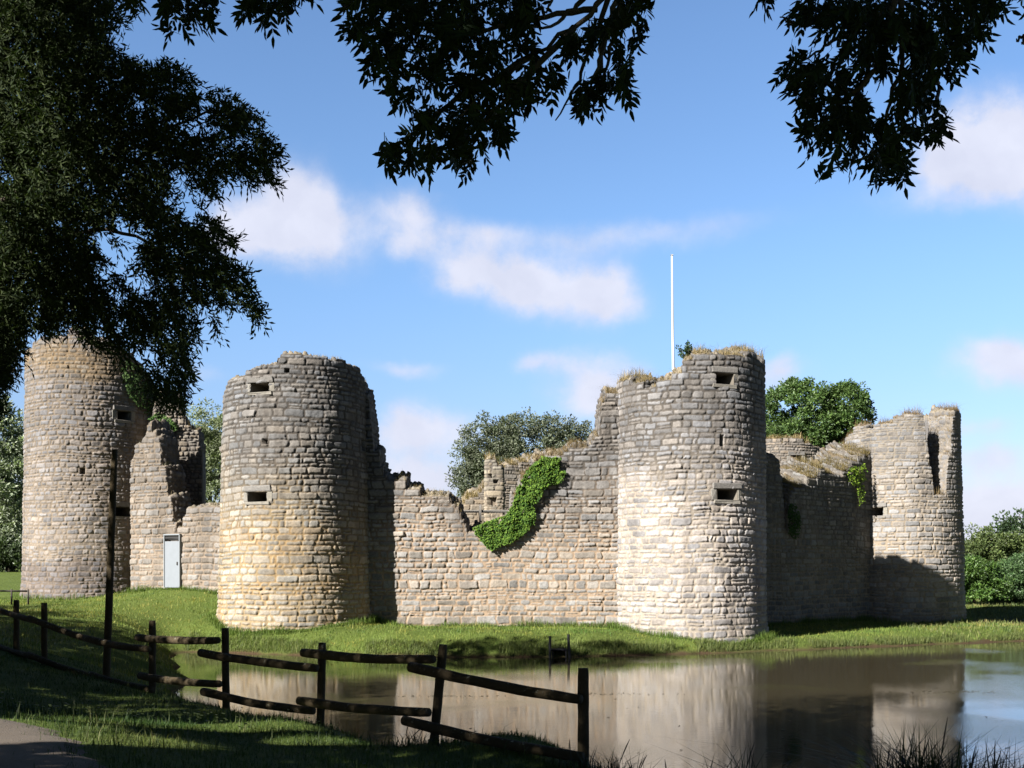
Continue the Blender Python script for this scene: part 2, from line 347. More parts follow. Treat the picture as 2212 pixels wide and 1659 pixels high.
tag(mk('moat_water', [(-40, -60, 0), (160, -60, 0), (160, 80, 0), (-40, 80, 0)], [[[0, 1, 2, 3]]], water_material()), kind='structure')
def floating(seed):
    rr = np.random.default_rng(seed); pts = np.concatenate([np.stack([rr.normal(cx_, sx, m_), rr.normal(cy_, sy, m_)], -1) for cx_, cy_, sx, sy, m_ in ((2.6, 31.5, .9, .12, 60), (-2.2, 31, 1.1, .12, 50), (12.5, 32, .9, .15, 60), (6, 24, 4, 4, 50), (-3, 41, 4, 1, 60), (10, 44, 5, .8, 70))])
    s_ = rr.uniform(.02, .06, len(pts)); th_ = rr.uniform(0, 6.3, len(pts)); d1 = np.stack([np.cos(th_), np.sin(th_)], -1); d2 = np.stack([-d1[:, 1], d1[:, 0]], -1); z_ = np.full((len(pts), 1), .006)
    V = np.stack([np.concatenate([pts + d1 * s_[:, None] * a1 + d2 * s_[:, None] * b1, z_ + c1 * .01], 1) for a1, b1, c1 in ((-1, 0, 0), (0, -.45, 1), (1, 0, 0), (0, .45, 1))], 1).reshape(-1, 3)
    return V, [np.arange(len(V)).reshape(-1, 4)]
V, Fa = floating(9); tag(mk('floating_leaves', V, Fa, plain("dead_leaf", (.05, .04, .022), .6), smooth=False), "scattered dead leaves floating on the moat", 'leaves', kind='stuff')
# path
pp = np.array([(-2.2, 2.5), (-2.6, 6), (-3.1, 9), (-4.15, 10.6), (-5.4, 11.75), (-8.5, 14.6), (-13, 19), (-20, 27)], float)
NPA = 700; t_ = np.linspace(0, len(pp) - 1, NPA); edge = np.stack([np.interp(t_, np.arange(len(pp)), pp[:, k]) for k in (0, 1)], -1)
tn = np.gradient(edge, axis=0); tn /= np.linalg.norm(tn, axis=1)[:, None]; tn = np.stack([np.convolve(np.pad(tn[:, k], 40, 'edge'), np.ones(81) / 81, 'valid') for k in (0, 1)], -1); nl = np.stack([-tn[:, 1], tn[:, 0]], -1)
edge = edge + nl * ((fbm(t_ * 2.3, t_ * 0, 3, 3) - .5) * .5 + (fbm(t_ * 14, t_ * 0, 4, 3) - .5) * .22)[:, None]
PW = np.linspace(0, 2.6, 14); PP = edge[:, None] + nl[:, None] * PW[None, :, None]
PZ = gz(PP[..., 0], PP[..., 1]) + np.where(np.arange(14) == 0, -.01, .022)[None]
pi_ = (np.arange(NPA - 1)[:, None] * 14 + np.arange(13)[None]).ravel()
PATH_POLY = np.concatenate([edge[::4], PP[::-4, -1]])
pm, t, b = new_mat("dirt_path"); g = nd(t, 'ShaderNodeNewGeometry')
n = noise(t, 2.2, 6, .6, vec=g.outputs['Position']); n2 = noise(t, 60, 4, .7, vec=g.outputs['Position'])
t.links.new(mixc(t, n2.outputs['Fac'], mixc(t, n.outputs['Fac'], (.04, .03, .02), (.066, .049, .034)), mixc(t, n.outputs['Fac'], (.092, .071, .05), (.145, .114, .085))), b.inputs['Base Color'])
b.inputs['Roughness'].default_value = .95; bump(t, n2.outputs['Fac'], .6, .02, b)
tag(mk('path', np.concatenate([PP, PZ[..., None]], -1).reshape(-1, 3), [np.stack([pi_, pi_ + 14, pi_ + 15, pi_ + 1], -1)], pm), kind='structure')

# ------------------------------------------------------------------ masonry
def lay(ulo, uhi, z0, z1, seed, hr=(.17, .33), wr=(.26, .8)):
    r = np.random.default_rng(seed); zb = [z0]
    while zb[-1] < z1 + .5: zb.append(zb[-1] + r.uniform(*hr) * r.choice([1, 1, 1, .62, 1.25], p=[.25, .25, .22, .18, .1]))
    zb = np.array(zb); E = []
    for k in range(len(zb) - 1):
        h = zb[k + 1] - zb[k]; ee = [ulo - r.uniform(0, .5)]
        while ee[-1] < uhi + .8: ee.append(ee[-1] + r.uniform(*wr) * (.55 + h * 2.0) * (1 if r.random() > .22 else .5))
        E.append(np.array(ee))
    return zb, E
def stones(U, Z, zb, E, seed, prot=.05, rough=1.0):
    r = np.random.default_rng(seed + 99)
    Zw = Z + (fbm(U * .45, Z * .2, seed, 3) - .5) * .16 * rough + (fbm(U * 3, Z * 3, seed + 3, 2) - .5) * .04 * rough
    Uw = U + (fbm(U * 2.5, Z * 4.0, seed + 7, 2) - .5) * .12 * rough
    H = np.zeros(U.shape); TONE = np.zeros(U.shape); M = np.ones(U.shape)
    ed = (fbm(U * 9, Z * 9, seed + 11, 2) - .5) * .06
    kk = np.clip(np.searchsorted(zb, Zw) - 1, 0, len(E) - 1)
    for k in range(len(E)):
        m = kk == k
        if not m.any(): continue
        u, z = Uw[m], Zw[m]; ee = E[k]; n = len(ee)
        j = np.clip(np.searchsorted(ee, u) - 1, 0, n - 2)
        gl, gr_, gb, gt = (r.uniform(.006, .042, n) for _ in range(4)); off = r.normal(0, .013, n); tone = r.random(n); tu, tz = r.normal(0, .05, n), r.normal(0, .07, n)
        rad = r.uniform(.03, .10, n); split = r.random(n) < .09; sf = r.uniform(.35, .65, n)
        zl, zh = np.full(len(u), zb[k]), np.full(len(u), zb[k + 1])
        zs = zl + (zh - zl) * sf[j]; s_ = split[j] & ((zh - zl) > .2); upper = s_ & (z > zs)
        zl = np.where(upper, zs, zl); zh = np.where(s_ & ~upper, zs, zh)
        tn_ = (tone[j] + upper * .37) % 1.0
        dx = np.minimum(u - ee[j] - gl[j], ee[j + 1] - gr_[j] - u); dz = np.minimum(z - zl - gb[j] * .7, zh - gt[j] * .7 - z)
        R = rad[j]; ax_, az_ = R - dx, R - dz
        d = np.where((ax_ > 0) & (az_ > 0), R - np.hypot(ax_, az_), np.minimum(dx, dz)) + ed[m]
        hh = sst(d, -.004, .042)
        flush = .55 + .45 * sst(fbm(U[m] * .35, Z[m] * .5, seed + 25, 3), .38, .6)     # some stretches are pointed nearly flush
        H[m] = hh * flush * (prot + off[j] + tu[j] * (u - ee[j] - .2) + tz[j] * (z - zl - .1)); TONE[m] = tn_; M[m] = 1 - sst(d, .0, .03)
    H += (fbm(U * 7, Z * 7, seed + 21, 3) - .5) * .03 + (fbm(U * .6, Z * .6, seed + 23, 3) - .5) * .10 * rough
    return H, TONE, M
def palette(U, Z, tone, M, seed, zr, top=(.30, .275, .25), low=(.50, .44, .36), mort_t=(.18, .16, .14), mort_l=(.46, .36, .25), ochre=0., band=None):
    f = 1 - sst(Z + (fbm(U * .35, Z * .35, seed + 41, 4) - .5) * 5.0, zr[0], zr[1])
    f = f[..., None]; t_ = tone[..., None]
    c = (np.array(top) * (1 - f) + np.array(low) * f) * (.7 + .56 * t_)
    warm = ((tone * 7.3) % 1.0)[..., None]
    c = c * (1 + (warm - .5) * np.array([.12, .0, -.16]))
    li = sst(fbm(U * 1.3, Z * 1.1, seed + 51, 5), .52, .68)[..., None] * .45 * (1 - .55 * f)
    c = c * (1 - li) + np.array((.17, .16, .15)) * li
    st = sst(fbm(U * 1.6, Z * .13, seed + 55, 4), .52, .7)[..., None] * .28; c = c * (1 - st * np.array([.9, .95, 1.]))
    fm = f ** 1.8; mo = np.array(mort_t) * (1 - fm) + np.array(mort_l) * fm
    mo = mo * (.75 + .5 * fbm(U * 5, Z * 5, seed + 61, 3)[..., None])
    c = c * (1 - M[..., None]) + mo * M[..., None]
    if ochre:
        o = sst(fbm(U * .7 + 3, Z * .8, seed + 71, 4), .5, .66)[..., None] * ochre * f
        c = c * (1 - o) + c * np.array((1.25, .93, .52)) * o
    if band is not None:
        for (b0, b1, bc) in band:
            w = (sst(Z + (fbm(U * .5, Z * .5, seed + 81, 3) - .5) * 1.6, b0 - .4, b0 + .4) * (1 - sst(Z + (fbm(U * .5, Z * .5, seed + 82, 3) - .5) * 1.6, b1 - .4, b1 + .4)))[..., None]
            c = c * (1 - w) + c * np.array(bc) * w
    return np.clip(c, .01, .8)
def masonry(name, root, us, place, topf, z0, seed, pal, holes=(), pits=(), th=1.2, rise=0., dz=.033, closed=False, hr=(.17, .33), wr=(.26, .8), prot=.055, ends=True, capcol=(.38, .32, .23), inner_step=.3, snap=True, rough=1.0, slope=9.0):
    us = np.asarray(us, float); tt = topf(us); zmax = tt.max() + .2
    zb, E = lay(us.min(), us.max(), z0, zmax, seed, hr, wr)
    r = np.random.default_rng(seed + 5)
    if snap:
        top = np.full(len(us), z0 + .3)
        for k in range(len(E)):
            ee = E[k]; j = np.clip(np.searchsorted(ee, us) - 1, 0, len(ee) - 2); mid = (ee[j] + ee[j + 1]) / 2
            keep = topf(mid) + r.normal(0, .05, len(ee))[j] > zb[k] + .55 * (zb[k + 1] - zb[k])
            top = np.where(keep, zb[k + 1] - .02, top)
        top = top + (fbm(us * 6, us * 0, seed + 4, 2) - .5) * .09
    else: top = tt + (fbm(us * 4, us * 0, seed + 4, 3) - .5) * .3
    du = np.diff(us); e1 = top.copy(); e2 = top.copy()          # breaks crumble back instead of standing as clean vertical cuts
    for i in range(1, len(us)): e1[i] = min(top[i], e1[i - 1] + slope * du[i - 1])
    for i in range(len(us) - 2, -1, -1): e2[i] = min(top[i], e2[i + 1] + slope * du[i])
    top = np.minimum(top, np.minimum(e1, e2) + .34)
    nu_, nt_ = [], []                                            # finer columns wherever the top steps up or down
    for i in range(len(us) - 1):
        k = int(min(14, abs(top[i + 1] - top[i]) / .07)) if du[i] < .1 else 0
        f_ = np.arange(k + 1) / (k + 1); nu_.append(us[i] + du[i] * f_); nt_.append(top[i] + (top[i + 1] - top[i]) * f_)
    us = np.append(np.concatenate(nu_), us[-1]); top = np.append(np.concatenate(nt_), top[-1])
    zs = np.arange(z0, zmax, dz); NO = len(zs)
    U = np.repeat(us[:, None], NO, 1); Z = np.minimum(zs[None], top[:, None])
    H, TONE, M = stones(U, Z, zb, E, seed, prot, rough)
    for (pu, pz, pw, ph) in pits:
        pm_ = (np.abs(U - pu) < pw / 2) & (np.abs(Z - pz) < ph / 2); H[pm_] = -.3; M[pm_] = 1
    col = pal(U, Z, TONE, M)
    # round the topmost stones over
    H = H - sst(Z, top[:, None] - .1, top[:, None]) * .04
    P = [place(U, Z, H, 0.)]; CO = [col]
    NC = 24
    fr = np.linspace(0, 1, NC + 1)[1:][None]; UC = np.repeat(us[:, None], NC, 1); DC = th * fr + 0 * UC
    ZC = top[:, None] + rise * fr + (fbm(UC * 2.2, DC * 2.2, seed + 6, 4) - .45) * .5 * np.minimum(1, 5 * fr)
    sl = np.gradient(top, us + 1e-7 * np.arange(len(us))); sl = np.clip(sl, -9, 9)[:, None]; nl_ = np.sqrt(1 + sl * sl)
    zbc, Ec = lay(-60, 60, -10, 50, seed + 300, (.16, .34), (.2, .5))
    PU = np.where(np.abs(sl) > 1.2, DC * 1.0 + UC * .3, UC); PZ_ = np.where(np.abs(sl) > 1.2, ZC, DC + UC * .13)
    HC, TC, MC = stones(PU, PZ_, zbc, Ec, seed + 300, .12, 1.6)
    HC = HC * np.minimum(1, 4 * fr)
    P.append(place(UC - sl / nl_ * HC, ZC + HC / nl_, np.zeros(UC.shape), DC))
    cc = pal(UC, ZC, TC, MC); flat_ = (np.abs(sl) < 1.2) * sst(fbm(UC * 1.5, DC * 1.5, seed + 15, 3), .3, .55); cc = cc * (1 - flat_[..., None]) + np.array(capcol) * (.5 + .8 * vn(UC * 7, DC * 7, seed + 16))[..., None] * flat_[..., None]
    CO.append(cc); zt = ZC[:, -1]
    zin = np.linspace(0, 1, int((zmax - z0) / inner_step))[1:]; ti = zt
    ZI = ti[:, None] + (z0 - ti)[:, None] * zin[None]; UI = np.repeat(us[:, None], len(zin), 1)
    HI = (fbm(UI * 3, ZI * 3, seed + 9, 3) - .5) * .18
    P.append(place(UI, ZI, -HI, th)); CO.append(pal(UI, ZI, fbm(UI * 2, ZI * 4, seed + 12, 2), np.zeros(UI.shape)) * .9)
    V = np.concatenate([p.reshape(len(us), -1, 3) for p in P], 1); COL = np.concatenate([np.broadcast_to(c, (len(us), c.shape[1], 3)) for c in CO], 1)
    NR = V.shape[1]; nu = len(us)
    i0 = np.arange(nu if closed else nu - 1); i1 = (i0 + 1) % nu
    jj = np.arange(NR - 1)
    ok = np.ones((len(i0), NR - 1), bool)
    deg = (Z[i0][:, 1:] - Z[i0][:, :-1] < 1e-6) & (Z[i1][:, 1:] - Z[i1][:, :-1] < 1e-6); ok[:, :NO - 1] &= ~deg
    um = (us[i0] + np.where(i1 > i0, us[i1], us[i0])) / 2
    for (u0, u1, h0, h1, thru) in holes:
        cu = (um > u0) & (um < u1)
        ok[:, :NO - 1] &= ~(cu[:, None] & (zs[None, :-1] > h0 - dz / 2) & (zs[None, 1:] < h1 + dz / 2))
        if thru:
            zc = (ZI[i0][:, 1:] + ZI[i0][:, :-1]) / 2; base = NO + NC
            ok[:, base:] &= ~(cu[:, None] & (zc > h0 - .15) & (zc < h1 + .15))
    A = (i0[:, None] * NR + jj)[ok]; B = (i1[:, None] * NR + jj)[ok]
    faces = [np.stack([A, B, B + 1, A + 1], -1)]
    if not closed and ends:
        for c, fl in ((0, 1), (nu - 1, 0)):
            n_ = [c * NR + j for j in range(NR) if not (0 < j < NO and Z[c, j] - Z[c, j - 1] < 1e-6)]
            faces.append(np.array([n_ if fl else n_[::-1]]))
    used = np.zeros(nu * NR, bool)
    for f in faces: used[f.ravel()] = True
    mp = np.cumsum(used) - 1
    o = mk(name, V.reshape(-1, 3)[used], [mp[f] for f in faces], STONE, root, COL.reshape(-1, 3)[used])
    return o, us, top, place, rise, th
class Tower:
    def __init__(s, label, cx, D, Rb, Rt, zb, ztop, pts, back, seed, pal, holes=(), pits=(), th=1.3, flare=.1, rise=0, name='round_tower', **kw):
        s.c = np.array([(cx - CX) / F * D, D]); s.D = D; s.phi = math.atan2(*s.c); s.Rb, s.Rt, s.zb, s.zt = Rb, Rt, zb, ztop; s.flare = flare
        th_ = np.linspace(-1.45, 1.45, 400); R = (Rb + Rt) / 2
        x, Y = s.proj(th_, R); s.tx, s.tt, s.tY = x, th_, Y; s.R0 = R
        p = np.array(pts, float); pth = np.interp(p[:, 0], x, th_); pz = EYE + (YH - p[:, 1]) / F * np.interp(pth, th_, Y)
        bk = np.array(back, float)
        tt = np.concatenate([pth, bk[:, 0]]); zz = np.concatenate([pz, bk[:, 1]]); o = np.argsort(tt); tt, zz = tt[o], zz[o]
        s.topf = lambda u: np.interp((np.asarray(u) / R + np.pi) % (2 * np.pi) - np.pi, tt, zz, period=None)
        fine = np.arange(-1.75, 1.75, .034 / R); us = np.concatenate([np.linspace(-np.pi, -1.75, 40, endpoint=False), fine, np.linspace(1.75, np.pi, 40, endpoint=False)]) * R
        s.root = thing(name, label, 'tower', (s.c[0], s.c[1], zb))
        hs, ps = [], []
        for (x0, x1, y0, y1, thru) in holes: hs.append(s.uv(x0, y1) + s.uv(x1, y0) + (thru,))
        for (x0, y0, w_, h_) in pits: u_, z_ = s.uv(x0, y0); ps.append((u_, z_, w_, h_))
        s.m = masonry('wall', s.root, us, s.place, s.topf, zb - .6, seed, pal, [(h[0], h[2], h[1], h[3], h[4]) for h in hs], ps, th, rise, closed=True, **kw)
        for h in hs: s.window(h, seed)
    def rad(s, z): f = np.clip((z - s.zb) / (s.zt - s.zb), 0, 1.2); return s.Rb + (s.Rt - s.Rb) * f + s.flare * np.exp(-np.maximum(z - s.zb, 0) / .8)
    def proj(s, th, R):
        cp, sp_ = math.cos(s.phi), math.sin(s.phi)
        X = s.c[0] + R * (np.sin(th) * cp - np.cos(th) * sp_); Y = s.c[1] + R * (-np.sin(th) * sp_ - np.cos(th) * cp)
        return CX + X / Y * F, Y
    def place(s, U, Z, H, d):
        th = U / s.R0; r = s.rad(Z) + H - d; cp, sp_ = math.cos(s.phi), math.sin(s.phi)
        X = s.c[0] + r * (np.sin(th) * cp - np.cos(th) * sp_); Y = s.c[1] + r * (-np.sin(th) * sp_ - np.cos(th) * cp)
        return np.stack(np.broadcast_arrays(X, Y, Z), -1)
    def uv(s, x, y):
        th = float(np.interp(x, s.tx, s.tt)); return th * s.R0, EYE + (YH - y) / F * float(np.interp(th, s.tt, s.tY))
    def window(s, h, seed):
        u0, z0, u1, z1, thru = h
        p = lambda u, z, d: s.place(np.array(float(u)), np.array(float(z)), 0., d)
        gun_loop(s.root, p, u0, u1, z0, z1)
def gun_loop(root, p, u0, u1, z0, z1):
    """splayed opening through the wall with dressed blocks round it"""
    w, hgt = u1 - u0, z1 - z0
    um, zm = (u0 + u1) / 2, (z0 + z1) / 2
    mb = MB(); ring = []
    n = 8
    for d, k in ((-.045, 1.0), (.35, .96), (.75, .9), (1.45, .8)):
        ring.append([p(um + sx * w / 2 * k, zm + sz * hgt / 2 * k, d) for sx, sz in ((-1, -1), (1, -1), (1, 1), (-1, 1))])
    V = np.array(ring).reshape(-1, 3); Q = []
    for a_ in range(3):
        for b_ in range(4): Q.append([a_ * 4 + b_, a_ * 4 + (b_ + 1) % 4, (a_ + 1) * 4 + (b_ + 1) % 4, (a_ + 1) * 4 + b_])
    Vs = V[np.array(Q)].reshape(-1, 3)
    col = lambda n_, c: np.tile(np.array(c), (n_, 1)) * rng.uniform(.9, 1.1)
    win = mk('window', Vs, [np.arange(16 * 3).reshape(-1, 4)], STONE, root, col(48, (.24, .21, .17)), smooth=False)
    def block(name, ua, ub, za, zb_, c):
        c0 = p((ua + ub) / 2, (za + zb_) / 2, .105); ex = p(ub, (za + zb_) / 2, .105) - p(ua, (za + zb_) / 2, .105); L_ = np.linalg.norm(ex); ex /= L_
        ez = np.array([0, 0, 1.]); ey = np.cross(ez, ex)
        m = MB(); m.box(c0, (L_, .30, zb_ - za), [ex, ey, ez], jit=.012)
        m.build(name, STONE, win, col=col(m.n, c), smooth=False)
    block('lintel', u0 - .22, u1 + .22, z1 + .01, z1 + .27, (.29, .272, .25))
    block('sill', u0 - .16, u1 + .16, z0 - .15, z0 - .01, (.37, .34, .29))
    block('jamb', u0 - .26, u0 - .005, z0, z1, (.32, .3, .265)); block('jamb', u1 + .005, u1 + .26, z0, z1, (.37, .34, .285))
def pal_of(seed, **kw): return lambda U, Z, T, M: palette(U, Z, T, M, seed, **kw)
PI = math.pi
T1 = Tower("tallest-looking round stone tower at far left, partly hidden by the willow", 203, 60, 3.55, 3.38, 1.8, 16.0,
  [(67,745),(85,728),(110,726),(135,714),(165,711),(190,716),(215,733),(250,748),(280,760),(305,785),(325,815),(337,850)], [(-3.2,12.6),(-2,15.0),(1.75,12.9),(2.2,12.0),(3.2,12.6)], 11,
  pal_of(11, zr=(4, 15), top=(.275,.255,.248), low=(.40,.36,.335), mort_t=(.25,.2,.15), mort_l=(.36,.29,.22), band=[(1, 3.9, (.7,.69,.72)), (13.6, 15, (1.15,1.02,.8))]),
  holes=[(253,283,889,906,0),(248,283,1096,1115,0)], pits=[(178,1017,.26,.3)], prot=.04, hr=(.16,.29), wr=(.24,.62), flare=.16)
T2 = Tower("round stone tower with ochre mortar at its foot, beside the blue-grey door", 640, 51, 3.44, 3.22, 1.0, 13.0,
  [(486,828),(500,818),(523,808),(533,799),(553,788),(587,790),(616,783),(618,766),(653,765),(660,770),(697,771),(737,776),(770,783),(787,804),(797,822)], [(-3.2,9.6),(-2,9.8),(1.9,12.3),(2.4,11.0),(3.2,9.6)], 23,
  pal_of(23, zr=(3.0, 11.5), top=(.275,.262,.252), low=(.49,.44,.365), mort_t=(.12,.105,.09), mort_l=(.44,.33,.19), ochre=.3),
  holes=[(540,580,826,847,1),(537,577,1062,1084,0)], pits=[(572,953,.22,.24),(786,962,.3,.45),(620,800,.2,.15)])
T3 = Tower("round stone tower in the middle right with a grassy top and two gun loops", 1487.5, 51.5, 3.5, 3.42, .45, 13.2,
  [(1322,868),(1328,840),(1334,826),(1351,823),(1382,831),(1393,846),(1395,856),(1407,853),(1413,838),(1421,822),(1446,813),(1476,810),(1479,792),(1486,781),(1498,768),(1559,766),(1620,766),(1648,774)], [(-3.2,12.2),(-2.2,11.0),(-1.8,11.0),(1.75,12.9),(2.4,12.4),(3.2,11.6)], 37,
  pal_of(37, zr=(5.5, 12.5), top=(.262,.252,.247), low=(.515,.475,.45), mort_t=(.12,.105,.09), mort_l=(.48,.41,.33)),
  holes=[(1546,1585,807,829,0),(1548,1592,1057,1080,0)], pits=[(1559,951,.18,.5),(1346,954,.28,.2)], rise=.25)
T4 = Tower("round stone tower at far right with a tall breach near its right edge", 1943, 66, 3.62, 3.33, .4, 13.5,
  [(1812,968),(1818,952),(1834,936),(1844,922),(1869,921),(1893,916),(1929,911),(1954,899),(1976,891),(1994,892),(1997,915),(2008,942),(2000,985),(2008,1024),(2013,1068),(2051,1070),(2053,1000),(2051,930),(2052,886),(2068,886)], [(-3.2,12.3),(-2,11),(1.9,12.8),(3.2,12.3)], 41,
  pal_of(41, zr=(4, 13), top=(.30,.285,.275), low=(.43,.395,.36), mort_t=(.3,.26,.21), mort_l=(.42,.34,.25)),
  holes=[(1876,1908,1096,1114,0)], th=1.5, flare=.05)
T5 = Tower("distant low round tower stump with one gun loop, behind the shaded curtain wall", 1682, 84, 3.45, 3.3, 2.0, 13.0,
  [(1590,960),(1650,950),(1700,950),(1745,955),(1775,966)], [(-3.2,11),(-2,12),(2,12),(3.2,11)], 53,
  pal_of(53, zr=(3, 12), top=(.36,.31,.26), low=(.42,.36,.29)), holes=[(1708,1733,983,997,0)], name='round_tower')
class Wall:
    def __init__(s, label, A, B, pts, zb, seed, pal, th=1.6, rise=0, holes=(), name='curtain_wall', pits=(), cat='wall', snap=True, **kw):
        s.A, s.B = np.array(A, float), np.array(B, float); d = s.B - s.A; s.L = np.linalg.norm(d); s.d = d / s.L; s.n = np.array([s.d[1], -s.d[0]])
        uu = np.linspace(0, s.L, 400); X = s.A[0] + s.d[0] * uu; Y = s.A[1] + s.d[1] * uu; s.x = CX + X / Y * F; s.u = uu; s.Y = Y
        p = np.array(pts, float); pu = np.interp(p[:, 0], s.x, uu); pz = EYE + (YH - p[:, 1]) / F * np.interp(pu, uu, Y)
        s.topf = lambda u: np.interp(u, pu, pz)
        s.root = thing(name, label, cat, (s.A[0] + d[0] / 2, s.A[1] + d[1] / 2, zb))
        hs = [s.uv(x0, y1) + s.uv(x1, y0) + (t_,) for (x0, x1, y0, y1, t_) in holes]
        ps = [s.uv(x0, y0) + (w_, h_) for (x0, y0, w_, h_) in pits]
        s.m = masonry('wall', s.root, np.arange(0, s.L + .034, .034), s.place, s.topf, zb - .6, seed, pal, [(h[0], h[2], h[1], h[3], h[4]) for h in hs], ps, th, rise, snap=snap, **kw)
    def place(s, U, Z, H, d):
        X = s.A[0] + s.d[0] * U + s.n[0] * (H - d); Y = s.A[1] + s.d[1] * U + s.n[1] * (H - d)
        return np.stack(np.broadcast_arrays(X, Y, Z), -1)
    def uv(s, x, y): u = float(np.interp(x, s.x, s.u)); return u, EYE + (YH - y) / F * float(np.interp(u, s.u, s.Y))
pw = dict(zr=(3.2, 9.5), top=(.27,.253,.24), low=(.445,.405,.36), mort_t=(.12,.105,.09), mort_l=(.48,.35,.24))
XW = lambda x, Y: ((x - CX) / F * Y, Y)
W23 = Wall("sunlit curtain wall between two round towers, its broken top dipping to an ivy patch", XW(770, 50.6), XW(1345, 50.6),
  [(770,840),(794,860),(798,910),(802,965),(809,1000),(823,1027),(848,1046),(890,1053),(920,1064),(950,1066),(975,1080),(988,1093),(994,1112),(1006,1120),(1015,1142),(1053,1146),(1095,1128),(1112,1090),(1122,1053),(1137,1027),(1152,1004),(1175,991),(1213,986),(1224,979),(1264,968),(1279,957),(1303,930),(1304,850),(1345,846)], .85, 61, pal_of(61, **pw), th=1.7, rise=.35)
W12 = Wall("broken stone wall with a blue-grey metal door, left of the ochre-footed tower", XW(283, 56.4), XW(500, 53.2),
  [(283,985),(291,980),(300,950),(309,925),(329,906),(338,935),(348,985),(358,1040),(366,1090),(372,1135),(378,1152),(394,1152),(400,1120),(412,1102),(440,1099),(500,1098)], 2.3, 71,
  pal_of(71, zr=(3, 9), top=(.29,.262,.238), low=(.37,.33,.29), mort_t=(.25,.2,.15), mort_l=(.36,.28,.21)), th=1.2, rise=.1, slope=6)
WB = Wall("tall ragged ruin fragment with greenery, rising behind the wall with the door", XW(318, 57.9), XW(436, 58.2),
  [(318,930),(331,905),(335,862),(342,850),(365,842),(386,850),(392,903),(408,912),(424,925),(431,955),(433,1010),(434,1090),(436,1230)], 2.4, 73,
  pal_of(73, zr=(2, 8), top=(.33,.28,.22), low=(.38,.32,.25)), th=1.2, name='ruined_wall', prot=.08, wr=(.2, .5), hr=(.13, .27), slope=9)
W34 = Wall("deeply shaded curtain wall with a broken grassy top, between the two right-hand towers", (9.6, 53.2), (21.4, 64.4),
  [(1560,982),(1652,984),(1676,988),(1682,1000),(1684,1040),(1685,1140),(1703,1144),(1706,1062),(1720,1054),(1737,1046),(1766,1034),(1776,1018),(1820,1019),(1835,1006),(1852,993),(1866,984),(1900,980)], .45, 83,
  pal_of(83, zr=(2, 8), top=(.30,.28,.25), low=(.36,.33,.29)), th=2.0, rise=.75, capcol=(.27, .21, .13))
WI1 = Wall("low inner ruin wall capped with dry grass, left of the stone pillar", XW(985, 72), XW(1056, 72),
  [(985,1102),(994,1096),(1005,1090),(1015,1078),(1030,1072),(1045,1064),(1056,1058)], 2.3, 91, pal_of(91, zr=(3, 12), top=(.36,.31,.25), low=(.42,.36,.28)), th=1.5, rise=.5, name='ruined_wall')
WI2 = Wall("inner ruin wall seen over the dip, right of the stone pillar", XW(1080, 78), XW(1260, 80),
  [(1080,1015),(1092,1008),(1105,1003),(1150,998),(1200,985),(1260,975)], 2.3, 93, pal_of(93, zr=(3, 12), top=(.36,.31,.25), low=(.42,.36,.28)), th=1.5, rise=.4, name='ruined_wall')
# the free-standing pillar: a solid little block, built as a rounded-square shaft
class Pillar(Tower):
    def rad(s, z): return s.Rb + 0 * z
    def place(s, U, Z, H, d):
        th = U / s.R0; k = 1 / (np.abs(np.cos(th)) ** 6 + np.abs(np.sin(th)) ** 6) ** (1 / 6)
        r = (s.Rb * k) + H - d; X = s.c[0] + r * np.sin(th) ; Y = s.c[1] - r * np.cos(th)
        return np.stack(np.broadcast_arrays(X, Y, Z), -1)
PIL = Pillar("free-standing broken stone pillar seen through the dip in the curtain wall", 1068, 71, .62, .62, 2.3, 11,
  [(1048,993),(1060,990),(1070,994),(1078,1003),(1086,1010)], [(-3.2,10.2),(-2,10.4),(2,10),(3.2,10.2)], 97, pal_of(97, zr=(3, 12), top=(.42,.36,.27), low=(.46,.4,.31)), th=.5, pits=[(1065,1083,.5,.5),(1072,1040,.3,.2),(1060,1028,.2,.25)], name='stone_pillar')
# door
def door():
    u0, zb_ = W12.uv(358, 1269); u1, zt_ = W12.uv(393, 1156)
    p = lambda u, z, h: W12.place(np.array(float(u)), np.array(float(z)), h, 0.)
    ax = [np.array([*W12.d, 0]), np.array([*-W12.n, 0]), np.array([0, 0, 1.])]
    fr = MB(); fw = .06
    fr.box(p(u0 + fw / 2, (zb_ + zt_) / 2, .08), (fw, .16, zt_ - zb_), ax); fr.box(p(u1 - fw / 2, (zb_ + zt_) / 2, .08), (fw, .16, zt_ - zb_), ax)
    fr.box(p((u0 + u1) / 2, zt_ + .03, .083), (u1 - u0, .17, .07), ax)
    m = MB(); m.box(p((u0 + u1) / 2, (zb_ + zt_ - .30) / 2, .10), (u1 - u0 - 2 * fw - .01, .05, zt_ - zb_ - .30), ax)
    d = m.build('door', DOORM, W12.root, smooth=False); fr.build('frame', DOORF, d, smooth=False)
    s = MB(); s.box(p((u0 + u1) / 2, zt_ - .15, .09), (u1 - u0 - 2 * fw - .02, .04, .17), ax); s.build('vent_slot', DARK, d)
    k = MB(); k.box(p(u1 - .18, (zb_ + zt_) / 2 - .1, .145), (.05, .05, .16), ax); k.build('handle', RUST, d)
door()

